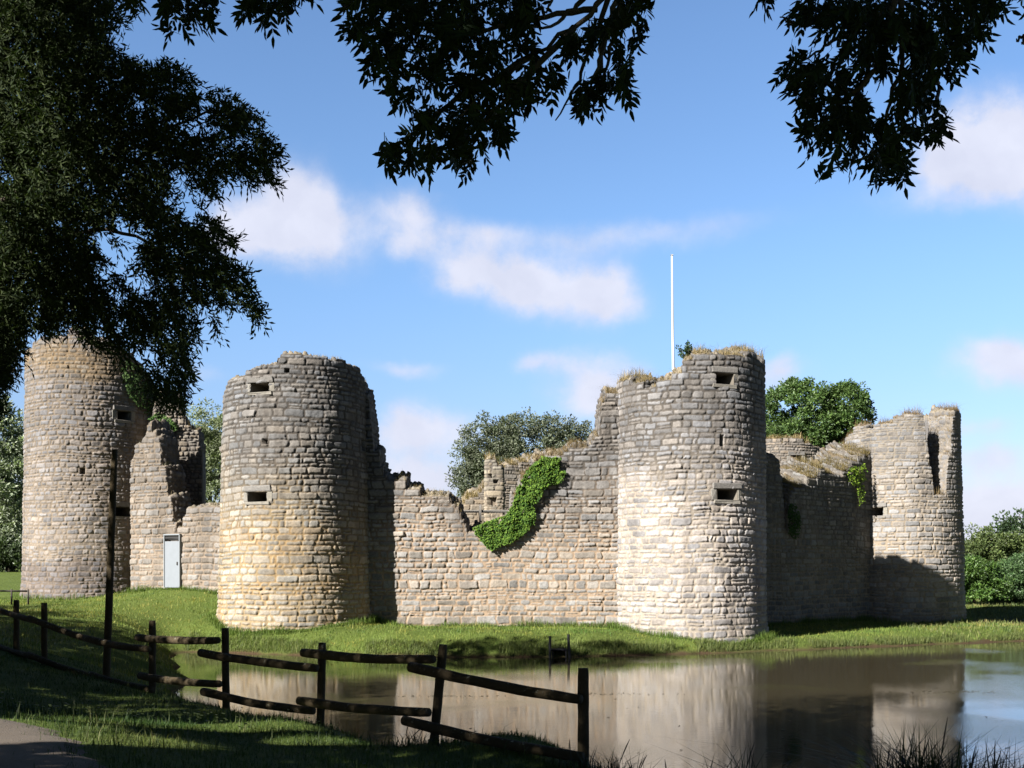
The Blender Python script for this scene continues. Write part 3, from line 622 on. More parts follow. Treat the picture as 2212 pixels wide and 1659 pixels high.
# ------------------------------------------------------------------ leaves, blades
def leaves(P, A, S, Ln, Wd, pointed=True):
    """leaf blades: base P, axis A, side S (unit); returns V, [faces]"""
    n = len(P); Ln = np.broadcast_to(Ln, (n,))[:, None]; Wd = np.broadcast_to(Wd, (n,))[:, None]
    Nn = np.cross(A, S); up = Nn * Wd * .25
    if pointed:
        V = np.stack([P, P + A * Ln * .3 + S * Wd * .5 + up, P + A * Ln * .68 + S * Wd * .38 + up, P + A * Ln, P + A * Ln * .68 - S * Wd * .38 + up, P + A * Ln * .3 - S * Wd * .5 + up], 1)
        i = np.arange(n)[:, None] * 6
        Fq = np.concatenate([i + np.array([0, 1, 2, 3]), i + np.array([0, 3, 4, 5])])
        return V.reshape(-1, 3), Fq, 6
    V = np.stack([P, P + A * Ln * .45 + S * Wd * .5 + up, P + A * Ln, P + A * Ln * .45 - S * Wd * .5 + up], 1)
    i = np.arange(n)[:, None] * 4
    return V.reshape(-1, 3), np.concatenate([i + np.array([0, 1, 2]), i + np.array([0, 2, 3])]), 4
def unit(v): return v / (np.linalg.norm(v, axis=-1, keepdims=True) + 1e-9)
def perp(A, r):
    s = unit(np.cross(A, r.normal(0, 1, A.shape))); return s
def leafcol(n, k, c1, c2, r, bright=.0):
    t_ = r.random((n, 1)) ** 1.3; c = np.array(c1) * (1 - t_) + np.array(c2) * t_
    c = c * r.uniform(.75, 1.25, (n, 1)); return np.repeat(c, k, 0)
def clump_crown(centers, rc, per, size, r, flat=.75, aspect=.55, droop=0.):
    """leaf-sized faces gathered in clumps"""
    K = len(centers); c = np.repeat(centers, per, 0); rr = np.repeat(np.broadcast_to(rc, (K,)), per)
    d = unit(r.normal(0, 1, c.shape)); rad = r.random(len(c)) ** .45
    P = c + d * (rr * rad)[:, None] * np.array([1, 1, flat])
    A = unit(d + r.normal(0, .7, c.shape) + np.array([0, 0, -droop])); S = perp(A, r)
    ln = size * r.uniform(.7, 1.3, len(c)); return leaves(P, A, S, ln, ln * aspect, False)
def ellips(center, radii, K, r, lo=.55, zmin=-.8):
    d = unit(r.normal(0, 1, (K * 3, 3))); d = d[d[:, 2] > zmin][:K]; rad = r.uniform(lo, 1, (len(d), 1))
    return np.array(center) + d * rad * np.array(radii)
def tree(name, label, base, lobes, size, c1, c2, trunk_r, seed, rc=.9, K=60, per=60, group=None, keep=None, mat=None, limbs=7, lo=.5, aspect=.55, cat='tree'):
    r = np.random.default_rng(seed); base = np.array(base, float); root = thing(name, label, cat, base, group)
    cs = np.concatenate([ellips(c, rad, max(4, int(K * (np.prod(rad) ** (2 / 3)) / sum(np.prod(q) ** (2 / 3) for _, q in lobes))), r, lo) for c, rad in lobes])
    if keep is not None: cs = cs[keep(cs)]
    rcs = rc * r.uniform(.6, 1.35, len(cs))
    V, Fa, k = clump_crown(cs, rcs, per, size, r, aspect=aspect)
    tone = np.repeat(r.uniform(.75, 1.25, len(cs)), per * k)[:, None]
    mk('crown', V, [Fa], mat or LEAF, root, leafcol(len(V) // k, k, c1, c2, r) * tone, smooth=False)
    m = MB(); top = np.mean([c for c, _ in lobes], 0); mid = base + (top - base) * .55 + np.array([r.normal(0, .3), r.normal(0, .3), 0])
    ts = np.linspace(0, 1, 8)[:, None]; pth = (1 - ts) ** 2 * (base - [0, 0, .4]) + 2 * ts * (1 - ts) * mid + ts ** 2 * top
    m.tube(pth, trunk_r * np.linspace(1.25, .35, 8), 9, rough=.05)
    for i in r.choice(len(cs), min(limbs, len(cs)), False):
        q = cs[i]; s0 = pth[r.integers(2, 6)]; md = (s0 + q) / 2 + np.array([0, 0, -.15 * np.linalg.norm(q - s0)]) * -.5
        tt = np.linspace(0, 1, 7)[:, None]; m.tube((1 - tt) ** 2 * s0 + 2 * tt * (1 - tt) * md + tt ** 2 * q, trunk_r * np.linspace(.45, .08, 7), 6, rough=.05)
    m.build('trunk', BARK, root); return root
def pxrad(px, Y): return px / F * Y
# poplar behind the dip
Y = 98.
tree('poplar_tree', "grey-green airy poplar rising behind the dip in the curtain wall", (*PX(1140, 1225, Y)[:2], 2.3),
  [(PX(1150,985,Y),(5.0,4,4.2)),(PX(1060,1000,Y),(3.2,3,4.4)),(PX(1240,990,Y),(2.8,3,3.4)),(PX(1030,1060,Y),(2.2,2.4,3.6)),(PX(1120,1090,Y),(4.6,4,3.4))], .22, (.04,.055,.028), (.15,.165,.11), .3, 101, rc=.7, K=620, per=110, limbs=8)
Y = 95.
tree('broadleaf_tree', "dense bright green broadleaf tree behind the shaded curtain wall", (*PX(1765, 1225, Y)[:2], 1.5),
  [(PX(1725,905,Y),(3.4,3.4,3.3)),(PX(1828,905,Y),(2.0,2.4,3.0)),(PX(1700,985,Y),(3.6,3.4,3.2)),(PX(1790,965,Y),(3.4,3,3.6)),(PX(1845,985,Y),(1.5,2,2.6)),(PX(1770,1060,Y),(4,3.5,3.5))], .25, (.028,.06,.014), (.095,.15,.038), .4, 103, rc=.6, K=800, per=110, lo=.82)
# trees at the left
Y = 96.
tree('willow_tree', "grey-green willow beyond the far left tower, at the picture's left edge", (*PX(25, 1232, Y)[:2], 3.2),
  [(PX(-20,950,Y),(3.2,3,4.5)),(PX(20,1030,Y),(2.4,3,4.5)),(PX(-40,1100,Y),(4,3,4)),(PX(35,1130,Y),(1.9,2.5,3.4))], .36, (.13,.16,.10), (.32,.35,.25), .35, 105, rc=.8, K=220, per=130, aspect=.4)
Y = 84.
tree('willow_tree', "pale green willow showing in the gap left of the ochre-footed tower", (*PX(440, 1225, Y)[:2], 2.6),
  [(PX(440,950,Y),(1.9,2,2.8)),(PX(420,1010,Y),(1.8,2,3)),(PX(470,1000,Y),(1.8,2,3.4)),(PX(440,1080,Y),(2.6,2,3)),(PX(500,950,Y),(2,2,3))], .22, (.1,.125,.06), (.23,.26,.15), .25, 107, rc=.65, K=200, per=150, aspect=.4)
tree('bush', "dark undergrowth beneath the willow at the picture's left edge", (*PX(10, 1232, 92)[:2], 3.2),
  [(PX(-30,1200,92),(2.6,2,1.8)),(PX(25,1205,92),(1.6,2,1.4)),(PX(60,1210,92),(1.5,2,1.2))], .25, (.03,.045,.02), (.07,.1,.04), .1, 117, rc=.6, K=90, per=110, cat='bush')
# right-hand trees and bushes
Y = 84.
tree('bush', "bright green leafy bush at the right edge, beside the breached tower", (*PX(2110, 1300, Y)[:2], .8),
  [(PX(2100,1240,Y),(1.6,1.5,1.4)),(PX(2135,1260,Y),(1.8,1.5,1.2)),(PX(2060,1250,Y),(2,1.5,1.6)),(PX(2110,1280,Y),(2.4,1.5,.8))], .2, (.028,.065,.012), (.09,.155,.03), .12, 109, rc=.55, K=140, per=150, cat='bush')
tree('bush', "dull green low bush at the far right behind the bright bush", (*PX(2200, 1300, 88)[:2], .8),
  [(PX(2195,1250,88),(1.7,1.5,1.7)),(PX(2240,1240,88),(2,1.5,2)),(PX(2180,1285,88),(2,1.5,.9))], .2, (.03,.065,.02), (.08,.13,.05), .12, 111, rc=.6, K=140, per=150, cat='bush')
tree('broadleaf_tree', "olive green rounded tree above the bright bush at the right edge", (*PX(2130, 1290, 98)[:2], .9),
  [(PX(2110,1200,98),(2.6,2,2.6)),(PX(2150,1195,98),(2.2,2,2.4)),(PX(2200,1210,98),(2.6,2,2.2)),(PX(2130,1260,98),(3.4,2,2))], .24, (.04,.065,.018), (.11,.14,.045), .25, 113, rc=.6, K=190, per=130)
tree('broadleaf_tree', "dark green tree standing tallest at the far right edge", (*PX(2220, 1280, 125)[:2], 1.2),
  [(PX(2215,1160,125),(3.2,3,3.4)),(PX(2180,1175,125),(2.4,2.4,2.4)),(PX(2270,1150,125),(4,3,4)),(PX(2200,1220,125),(5,3,3))], .42, (.02,.04,.015), (.05,.08,.03), .35, 115, rc=.9, K=120, per=70)

# ivy on the curtain wall
def ivy(label, place_pt, poly, n, size, seed, c1=(.02,.055,.007), c2=(.10,.165,.02), bulge=.35):
    r = np.random.default_rng(seed); p = np.array(poly); x = r.uniform(p[:, 0].min(), p[:, 0].max(), n * 3); y = r.uniform(p[:, 1].min(), p[:, 1].max(), n * 3)
    k = inpoly(x, y, poly) & (vn(x * .09, y * .09, seed) + vn(x * .3, y * .3, seed + 1) * .5 > .40); x, y = x[k][:n], y[k][:n]; P0, nrm = place_pt(x, y)
    mound = fbm(x * .05, y * .05, seed + 2, 3); P = P0 + nrm * (.06 + bulge * mound * r.random(len(x)) ** .4)[:, None]
    A = unit(np.array([0, 0, -1.]) + nrm * r.uniform(.1, .8, (len(x), 1)) + r.normal(0, .45, P.shape)); S = unit(np.cross(A, nrm) + r.normal(0, .25, P.shape))
    V, Fa, kk = leaves(P, A, S, size * r.uniform(.7, 1.3, len(x)), size * r.uniform(.7, 1.1, len(x)), False)
    root = thing('ivy', label, 'ivy', tuple(P.mean(0)))
    mk('foliage', V, [Fa], GLOSSY, root, leafcol(len(x), kk, c1, c2, r), smooth=False)
    m = MB(); o = np.argsort(y)[::-1]
    for q in range(7):
        idx = r.choice(len(x), 2, False); pts = np.linspace(P0[idx[0]], P0[idx[1]], 7) + np.concatenate([np.zeros((1, 3)), r.normal(0, .08, (5, 3)), np.zeros((1, 3))]) + nrm[0] * .05
        m.tube(pts, .012, 5)
    m.build('stem', BARK, root); return root
def on_wall(w):
    def f(x, y):
        u = np.interp(x, w.x, w.u); Y_ = np.interp(u, w.u, w.Y); z = EYE + (YH - y) / F * Y_
        return w.place(u, z, .06, 0.), np.broadcast_to(np.array([*w.n, 0]), (len(x), 3))
    return f
ivp = [(950.5 + .1823 * a_, 950.5 + .1823 * b_) for a_, b_ in [(1220,200),(1440,210),(1400,290),(1400,370),(1480,360),(1470,440),(1420,500),(1300,530),(1240,570),(1180,690),(1110,770),(1130,900),(1120,960),(1000,1100),(870,1200),(720,1240),(610,1300),(500,1190),(430,1110),(400,1030),(560,960),(780,890),(870,760),(920,560),(1000,420),(1090,290)]]
ivy("thick bright green ivy sweeping down the sunlit curtain wall", on_wall(W23), ivp, 6500, .12, 121)
ivy("sparse yellow-green ivy hanging on the shaded curtain wall beside the breached tower", on_wall(W34), [(1822,1012),(1862,1000),(1866,1030),(1858,1060),(1860,1085),(1848,1090),(1840,1050),(1824,1035)], 420, .12, 123, (.05,.1,.01), (.2,.29,.03))
ivy("dark ivy in the broken notch of the shaded curtain wall", on_wall(W34), [(1697,1085),(1712,1090),(1722,1140),(1712,1165),(1694,1150)], 500, .12, 125, (.02,.05,.01), (.05,.1,.02))
ivy("ivy tuft on the ragged ruin fragment behind the door", on_wall(WB), [(325,905),(345,890),(370,905),(385,920),(372,940),(350,945),(335,935)], 600, .12, 127, (.03,.07,.015), (.09,.15,.04))
def on_tower(t_):
    def f(x, y):
        th = np.interp(x, t_.tx, t_.tt); Y_ = np.interp(th, t_.tt, t_.tY); z = EYE + (YH - y) / F * Y_
        P = t_.place(th * t_.R0, z, .06, 0.); return P, unit(np.stack([P[:, 0] - t_.c[0], P[:, 1] - t_.c[1], 0 * th], -1))
    return f
ivy("dark ivy hanging down the shaded right side of the far left tower", on_tower(T1), [(268,775),(300,792),(322,822),(334,860),(332,905),(312,900),(296,880),(272,850),(262,810)], 800, .13, 129, (.02,.045,.012), (.06,.1,.025))

# grass on the ruins' tops and lawn
def blades(P, h, w, r, c1, c2, lean=.5, curl=.4):
    n = len(P); th = r.uniform(0, 2 * np.pi, n); S = np.stack([np.cos(th), np.sin(th), 0 * th], -1); D = np.stack([-np.sin(th), np.cos(th), 0 * th], -1)
    l = r.normal(0, lean, (n, 1)); h = np.asarray(h).reshape(-1, 1); w = np.asarray(w).reshape(-1, 1)
    up = np.array([0, 0, 1.]); m = P + up * h * .55 + D * l * h * .4; tip = P + up * h * (1 - .25 * np.abs(l)) + D * l * h * (1 + curl)
    V = np.stack([P - S * w / 2, P + S * w / 2, m + S * w * .36, m - S * w * .36, tip], 1).reshape(-1, 3); i = np.arange(n)[:, None] * 5
    c = leafcol(n, 5, c1, c2, r); return V, [i + np.array([0, 1, 2, 3]), i + np.array([3, 2, 4])], c
def top_grass(label, obj, n, h, seed, c1=(.17,.125,.06), c2=(.36,.28,.15), urange=None, w=.013):
    _, us, top, place, rise, th = obj.m; r = np.random.default_rng(seed)
    n = int(n * 2.2); lo, hi = urange or (us.min(), us.max()); u = r.uniform(lo, hi, n * 2); u = u[vn(u * 1.7, u * 0, seed) > .3][:n]
    fr = r.random(len(u)) ** 1.2 * .75 + .02; z = np.interp(u, us, top) + rise * fr + .02
    P = place(u, z, 0., th * fr); hh = h * (.12 + 1.0 * r.random(len(u)) ** 2.2) * (.45 + vn(u * 2.1, u * 0 + 5, seed))
    V, Fa, c = blades(P, hh, np.full(len(u), w), r, c1, c2, .8)
    return tag(mk('dry_grass', V, Fa, BLADE, None, c, smooth=False), label, 'grass', kind='stuff')
R_ = T3.R0
top_grass("short dry grass on the sloping break of the middle right tower", T3, 500, .22, 130, urange=(-.5 * R_, .05 * R_))
top_grass("dry straw-coloured grass crowning the middle right tower", T3, 1900, .42, 131, urange=(.07 * R_, 2.6 * R_))
top_grass("dry brown grass on the low left shoulder of the middle right tower", T3, 900, .45, 132, urange=(-1.7 * R_, -.62 * R_))
top_grass("dry grass along the broken top of the sunlit curtain wall", W23, 2600, .42, 133, (.13,.09,.045), (.26,.19,.1), (W23.uv(1110, 1000)[0], W23.L))
top_grass("thin dry grass on the left half of the sunlit curtain wall", W23, 500, .3, 134, urange=(1.5, W23.uv(1000, 1100)[0]))
top_grass("reddish dry grass on top of the breached tower", T4, 2600, .5, 135, (.15,.09,.05), (.25,.19,.095), urange=(-1.5 * T4.R0, 2.2 * T4.R0))
top_grass("dry grass bank on the shaded curtain wall's top", W34, 4200, .42, 136, (.13,.1,.04), (.25,.195,.09), (W34.uv(1690, 1000)[0], W34.L - .5))
top_grass("dry grass on the distant tower stump", T5, 1300, .5, 137, urange=(-1.5 * T5.R0, 1.5 * T5.R0), w=.03)
top_grass("dry grass on the inner wall left of the pillar", WI1, 700, .5, 138, w=.03)
top_grass("dry grass on the inner wall right of the pillar", WI2, 900, .5, 139, w=.03)
top_grass("dry grass tuft on the broken pillar", PIL, 260, .55, 140, w=.03)
top_grass("sparse dry grass on the ochre-footed tower", T2, 350, .25, 141, urange=(0, 2 * T2.R0))
top_grass("mossy grass on the far left tower's rim", T1, 600, .35, 142, (.07,.06,.018), (.17,.14,.045))
top_grass("weeds on the ruin fragment behind the door", WB, 500, .4, 143, (.06,.06,.02), (.18,.11,.055))
top_grass("weeds along the wall with the door", W12, 350, .25, 144, (.06,.07,.02), (.16,.11,.055))

def solid(x, y):
    k = np.zeros(x.shape, bool)
    for t_ in (T1, T2, T3, T4): k |= np.hypot(x - t_.c[0], y - t_.c[1]) < t_.Rb + .05
    return k
def lawn(n, xr, yr, h, w, r, c1, c2, zmin=.1, xf=None, base=None):
    x = r.uniform(*xr, n); y = r.uniform(*yr, n) if xf is None else xf(r, n)
    k = np.abs(x / y * F) < 1150; k &= ~solid(x, y); x, y = x[k], y[k]; z = gz(x, y); k = z > zmin; x, y, z = x[k], y[k], z[k]
    cl = .45 + 1.1 * fbm(x * 1.3, y * 1.3, 77, 3)
    # the dirt path stays bare
    if yr[0] < 20:
        d_ = np.min(np.hypot(x[:, None] - edge[::6, 0][None], y[:, None] - edge[::6, 1][None]), 1)
        k = ~inpoly(x, y, [tuple(v_) for v_ in PATH_POLY]) | (d_ < .45 * r.random(len(x)) ** 2) | (r.random(len(x)) < .012); x, y, z, cl = x[k], y[k], z[k], cl[k]
    tone = .6 + .8 * fbm(x * .5, y * .5, 78, 3)
    dry = sst(fbm(x * .9 + 5, y * .9, 79, 4), .5, .68)[:, None]; clov = sst(fbm(x * 1.7, y * 1.7 + 9, 80, 3), .58, .7)[:, None]
    V, Fa, c = blades(np.stack([x, y, z - .02], -1), h * cl * r.uniform(.6, 1.4, len(x)), w * r.uniform(.7, 1.3, len(x)), r, c1, c2)
    mulc = (1 + dry * np.array([.55, .2, .3])) * (1 - clov * np.array([.45, .25, .3])); return V, Fa, c * np.repeat(tone[:, None] * mulc, 5, 0)
def join(parts):
    V, F4, F3, Cc, n = [], [], [], [], 0
    for v, f, c in parts: V.append(v); F4.append(f[0] + n); F3.append(f[1] + n); Cc.append(c); n += len(v)
    return np.concatenate(V), [np.concatenate(F4), np.concatenate(F3)], np.concatenate(Cc)
r = np.random.default_rng(200)
G1, G2 = (.02,.042,.006), (.065,.095,.018)  # near-bank blades coloured darker than the meadow to deepen the shade
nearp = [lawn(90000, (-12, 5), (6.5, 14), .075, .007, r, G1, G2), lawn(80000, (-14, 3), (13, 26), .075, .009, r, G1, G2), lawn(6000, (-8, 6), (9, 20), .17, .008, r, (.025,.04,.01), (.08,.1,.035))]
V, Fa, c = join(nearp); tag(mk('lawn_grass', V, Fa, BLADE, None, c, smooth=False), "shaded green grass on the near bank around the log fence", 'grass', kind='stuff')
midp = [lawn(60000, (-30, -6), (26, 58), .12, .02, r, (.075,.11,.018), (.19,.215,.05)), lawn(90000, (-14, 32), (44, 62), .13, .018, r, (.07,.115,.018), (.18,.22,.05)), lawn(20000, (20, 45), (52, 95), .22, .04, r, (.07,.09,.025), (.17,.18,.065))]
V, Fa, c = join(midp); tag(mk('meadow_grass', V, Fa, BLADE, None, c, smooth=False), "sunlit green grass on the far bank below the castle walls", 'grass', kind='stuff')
# rough tufts at the feet of the walls and along the water's edge
fp = []
for t_, n in ((T1, 1200), (T2, 2600), (T3, 2600), (T4, 1500)):
    th = r.uniform(-1.7, 1.7, n); P = t_.place(th * t_.R0, np.full(n, t_.zb), .08, -r.uniform(.02, .35, n)); P[:, 2] = gz(P[:, 0], P[:, 1]) - .03
    fp.append(blades(P, r.uniform(.12, .4, n) * (.4 + 1.1 * vn(th * 4, th * 0, 7)), np.full(n, .018), r, (.05,.09,.013), (.135,.185,.038)))
for w_, n in ((W23, 3000), (W12, 1500), (W34, 2200)):
    u = r.uniform(0, w_.L, n); P = w_.place(u, np.zeros(n), .08, -r.uniform(.02, .4, n)); P[:, 2] = gz(P[:, 0], P[:, 1]) - .03
    fp.append(blades(P, r.uniform(.12, .42, n) * (.4 + 1.1 * vn(u * 1.2, u * 0, 8)), np.full(n, .018), r, (.05,.09,.013), (.135,.185,.038)))
n = 22000; x = r.uniform(-14, 34, n); yb = np.interp(x, [-13.9,-11.3,-8,-4.7,-1,3.6,8,11.9,16.5,20.5,24.9,32], [47.3,46.3,45.2,44.5,44.4,44.9,46.3,48.1,50.2,52,54,57])
P = np.stack([x, yb + r.uniform(-.15, .9, n), 0 * x], -1); P[:, 2] = gz(P[:, 0], P[:, 1]) - .02; k = (P[:, 2] > .02) & (vn(x * 1.1, x * 0, 9) > .35); P = P[k]
fp.append(blades(P, r.uniform(.1, .38, len(P)), np.full(len(P), .018), r, (.05,.075,.02), (.155,.17,.055)))
V, Fa, c = join(fp); tag(mk('rough_grass', V, Fa, BLADE, None, c, smooth=False), "longer rough grass at the wall feet and along the far water's edge", 'grass', kind='stuff')
# daisies
def daisies(n, spots, seed, size):
    rr = np.random.default_rng(seed); pts = []
    for (cx_, cy_, sx, sy, m) in spots:
        pts.append(np.stack([rr.normal(cx_, sx, m), rr.normal(cy_, sy, m)], -1))
    p = np.concatenate(pts); z = gz(p[:, 0], p[:, 1]); k = (z > .2) & ~solid(p[:, 0], p[:, 1]); p, z = p[k], z[k]
    th = np.linspace(0, 2 * np.pi, 8, endpoint=False); s = size * rr.uniform(.7, 1.2, len(p))
    V = np.stack([p[:, 0, None] + s[:, None] * np.cos(th), p[:, 1, None] + s[:, None] * np.sin(th) * .9, (z + rr.uniform(.1, .17, len(p)))[:, None] - s[:, None] * np.sin(th) * .5], -1)
    return V.reshape(-1, 3), [np.arange(len(p) * 8).reshape(-1, 8)]
PET = plain("white_petal", (.5, .5, .48), .7)
V, Fa = daisies(0, [(-4.6, 13.4, .9, .5, 70), (-3.6, 14.2, .7, .5, 40), (-2.4, 12.6, 1.5, 1, 25)], 5, .017)
tag(mk('daisies', V, Fa, PET), "scattered white daisies in the near grass beside the path", 'flowers', kind='stuff')
V, Fa = daisies(0, [(0, 47, 5, .8, 260), (8, 47.5, 3, .6, 60)], 6, .03)
tag(mk('daisies', V, Fa, PET), "tiny white daisies in the sunlit far bank grass", 'flowers', kind='stuff')

# ------------------------------------------------------------------ fence
fposts = [(.77,12.0,1.08,.062,0),(-.93,13.4,1.22,.056,.10),(-2.6,15.1,1.12,.055,.02),(-4.3,16.7,1.22,.056,-.01),(-6.02,18.6,1.22,.056,.0),(-9.05,21.5,1.22,.058,.0),(-10.35,23.2,1.12,.06,.0)]
fence = thing('log_fence', "rustic log fence with two round rails, running along the near bank", 'fence', (-3, 16, 1.4))
def log(mb, a_, b_, r0, r1, seed, sag=.03):
    rr = np.random.default_rng(seed); n = 16; t_ = np.linspace(0, 1, n)[:, None]; p = np.array(a_) * (1 - t_) + np.array(b_) * t_
    p = p + np.stack([0 * t_[:, 0], (fbm(t_[:, 0] * 3, t_[:, 0] * 0, seed) - .5) * .03, (fbm(t_[:, 0] * 2, t_[:, 0] * 0 + 4, seed + 1) - .5) * .035 - sag * np.sin(t_[:, 0] * np.pi)], -1)
    rad = np.linspace(r0, r1, n) * (1 + (fbm(t_[:, 0] * 5, t_[:, 0] * 0, seed + 2) - .5) * .16); rad[0] *= .93; rad[-1] *= .93
    mb.tube(p, rad, 14, rough=.018)
tops = []
for i, (x, y, h, rd, ln) in enumerate(fposts):
    g0 = float(gz(np.array([x]), np.array([y]))[0]); m = MB(); log(m, (x - ln * .5, y, g0 - .35), (x + ln, y, g0 + h), rd * 1.03, rd, 300 + i, 0); m.build('post', LOG, fence)
def fpt(px, py, Y_): return np.array(PX(px, py, Y_))
# rails: given by where their two ends stand (bearing, height, distance)
rails = [((900,1438,13.25),(1268,1510,11.85)),((886,1553,13.25),(1272,1632,11.85)),((668,1409,14.95),(950,1422,13.3)),((660,1512,14.95),(940,1536,13.3)),
 ((446,1408,16.55),(697,1441,15.0)),((452,1492,16.55),(690,1534,15.0)),((309,1376,18.45),(484,1381,16.6)),((315,1458,18.45),(487,1477,16.6)),
 ((196,1378,20.0),(334,1402,18.5)),((206,1455,20.0),(340,1488,18.5)),((74,1334,21.7),(232,1388,20.05)),((72,1414,21.7),(240,1468,20.05)),((-40,1300,24.2),(104,1345,21.4)),((-40,1380,24.2),(104,1424,21.4))]
for i, (a_, b_) in enumerate(rails):
    m = MB(); A_, B_ = fpt(*a_), fpt(*b_); off = np.array([-.07, -.08, 0]); log(m, A_ + off, B_ + off, .062, .056, 330 + i); m.build('rail', LOG, fence)
pole = thing('wooden_pole', "tall leaning bare wooden pole standing by the fence in front of the far left tower", 'pole', (-7.4, 20.2, 1.6))
m = MB(); log(m, PX(229, 1480, 20.2), PX(247.5, 971, 20.2), .068, .058, 350, 0); m.build('shaft', LOG, pole)
# iron railing far left
ir = thing('railing', "low dark railing in front of the far left tower's foot", 'railing', PX(30, 1300, 50))
m = MB(); m.tube([PX(-60, 1276, 50), PX(61, 1277, 50)], .04, 8); m.build('rail', RUST, ir)
for px_ in (-40, 25, 61): m = MB(); m.tube([PX(px_, 1306, 50), PX(px_, 1273, 50)], .042, 8); m.build('post', RUST, ir)
# flagpole
fp_ = thing('flagpole', "slender white flagpole rising behind the middle right tower", 'flagpole', PX(1455, 1200, 57))
m = MB(); m.tube([PX(1455.5, 1190, 57), PX(1454.5, 800, 57), PX(1453, 690, 57), PX(1451.5, 552, 57)], [.075, .07, .06, .045], 10); m.build('mast', WHITE, fp_)
m = MB(); m.box(PX(1451.5, 551, 57), (.13, .13, .05)); m.build('cap', WHITE, fp_)
# sapling on the tower
r = np.random.default_rng(401); sp0 = np.array(PX(1492, 778, 49.4)); sap = thing('sapling', "small dark green shrub growing out of the middle right tower's top, by the flagpole", 'shrub', tuple(sp0))
m = MB(); LP, LA = [], []
for k in range(9):
    end = np.array(PX(1454 + r.uniform(-2, 42), 736 + r.uniform(0, 34), 49.4 + r.uniform(-.5, .5))); md = (sp0 + end) / 2 + np.array([0, 0, -.1]); tt = np.linspace(0, 1, 8)[:, None]
    q = (1 - tt) ** 2 * sp0 + 2 * tt * (1 - tt) * md + tt ** 2 * end; m.tube(q, np.linspace(.018, .005, 8), 5)
    for s_ in np.linspace(.2, 1, 60):
        b_ = np.array([np.interp(s_, tt[:, 0], q[:, i]) for i in range(3)]); LP.append(b_ + r.normal(0, .05, 3)); LA.append(unit((end - sp0) * .4 + r.normal(0, .35, 3)))
m.build('stem', BARK, sap); LP, LA = np.array(LP), np.array(LA)
V, Fa, kk = leaves(LP, LA, perp(LA, r), .15, .07, False); mk('foliage', V, [Fa], LEAF, sap, leafcol(len(LP), kk, (.012,.032,.014), (.035,.07,.026), r), smooth=False)
# plank rail inside
pr = thing('wooden_barrier', "weathered grey plank barrier behind the ivy dip", 'barrier', PX(1040, 1131, 60))
m = MB(); m.box((np.array(PX(994, 1106, 60)) + np.array(PX(1100, 1103, 60))) / 2, (PX(1100, 0, 60)[0] - PX(994, 0, 60)[0], .05, .15)); m.build('rail', GREYWOOD, pr)
m = MB(); m.box(PX(1037.5, 1114, 59.93), (.13, .08, 1.2)); m.build('post', GREYWOOD, pr)
# stakes and culvert at the far shore
for (px_, y0, x2, lab) in ((1188, 1374, 1188, "upright dark stake left of the drain mouth, on the far shore"), (1227.5, 1370, 1231, "slightly leaning dark stake right of the drain mouth, on the far shore")):
    Ys = 44.3; st = thing('wooden_stake', lab, 'stake', (*PX(x2, 1421, Ys)[:2], 0), "stakes on the far shore")
    m = MB(); p0 = np.array(PX(x2, 1421, Ys)); p0[2] = -.3; log(m, p0, PX(px_, y0, Ys), .055, .05, int(px_), 0); m.build('shaft', STAKE, st)
dr = thing('drain_culvert', "dark square drain mouth in the far bank between two stakes", 'drain', (*PX(1207, 1418, 44.7)[:2], 0))
xa, xb, yq = PX(1193, 0, 44.6)[0], PX(1222, 0, 44.6)[0], 44.6
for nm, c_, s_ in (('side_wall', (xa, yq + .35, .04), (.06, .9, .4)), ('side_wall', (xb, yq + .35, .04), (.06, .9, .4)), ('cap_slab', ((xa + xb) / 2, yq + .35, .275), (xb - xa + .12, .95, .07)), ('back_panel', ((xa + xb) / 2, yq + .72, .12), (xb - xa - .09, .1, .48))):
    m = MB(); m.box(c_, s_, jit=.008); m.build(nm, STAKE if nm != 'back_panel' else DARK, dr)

# ------------------------------------------------------------------ near trees
def projin(P, mrg=40):
    Yp = np.maximum(P[:, 1], .05); x = CX + P[:, 0] / Yp * F; y = YH - (P[:, 2] - EYE) / Yp * F
    return (P[:, 1] > .2) & (x > -mrg) & (x < 2212 + mrg) & (y > -mrg) & (y < 1659 + mrg)
# --- ash: hanging sprays of compound leaves
def ash_leaves(P, A, r, Lr=.17, npair=4):
    n = len(P); S = perp(A, r); Nn = np.cross(A, S); Vs, Fs, cs, off = [], [], [], 0
    droop = np.array([0, 0, -1.])
    Lr = Lr * r.uniform(.75, 1.15, (n, 1))
    for q in range(npair + 1):
        t_ = .28 + .72 * q / npair; b_ = P + A * Lr * t_ + droop * (t_ ** 2) * Lr * .25
        for sd in ((-1, 1) if q < npair else (0,)):
            ax = unit(A * (.75 if sd else 1.) + S * sd * .75 + droop * .25 + r.normal(0, .14, A.shape)); ss = unit(np.cross(ax, Nn + r.normal(0, .3, A.shape)))
            V, Fa, k = leaves(b_, ax, ss, r.uniform(.062, .09, n), r.uniform(.022, .03, n), True)
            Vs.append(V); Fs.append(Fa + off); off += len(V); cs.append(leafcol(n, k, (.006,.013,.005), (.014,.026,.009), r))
    # the rachis
    tip = P + A * Lr + droop * Lr * .25; V = np.stack([P - S * .0022, P + S * .0022, tip + S * .001, tip - S * .001], 1).reshape(-1, 3)
    Vs.append(V); Fs.append(np.arange(len(V)).reshape(-1, 4) + off); cs.append(np.tile([.03, .04, .015], (len(V), 1)))
    return np.concatenate(Vs), Fs, np.concatenate(cs)
cB = lambda pts: [(691.2 + .3334 * a_, .3334 * b_) for a_, b_ in pts]
cC = lambda pts: [(1474.7 + .3334 * a_, .3334 * b_) for a_, b_ in pts]
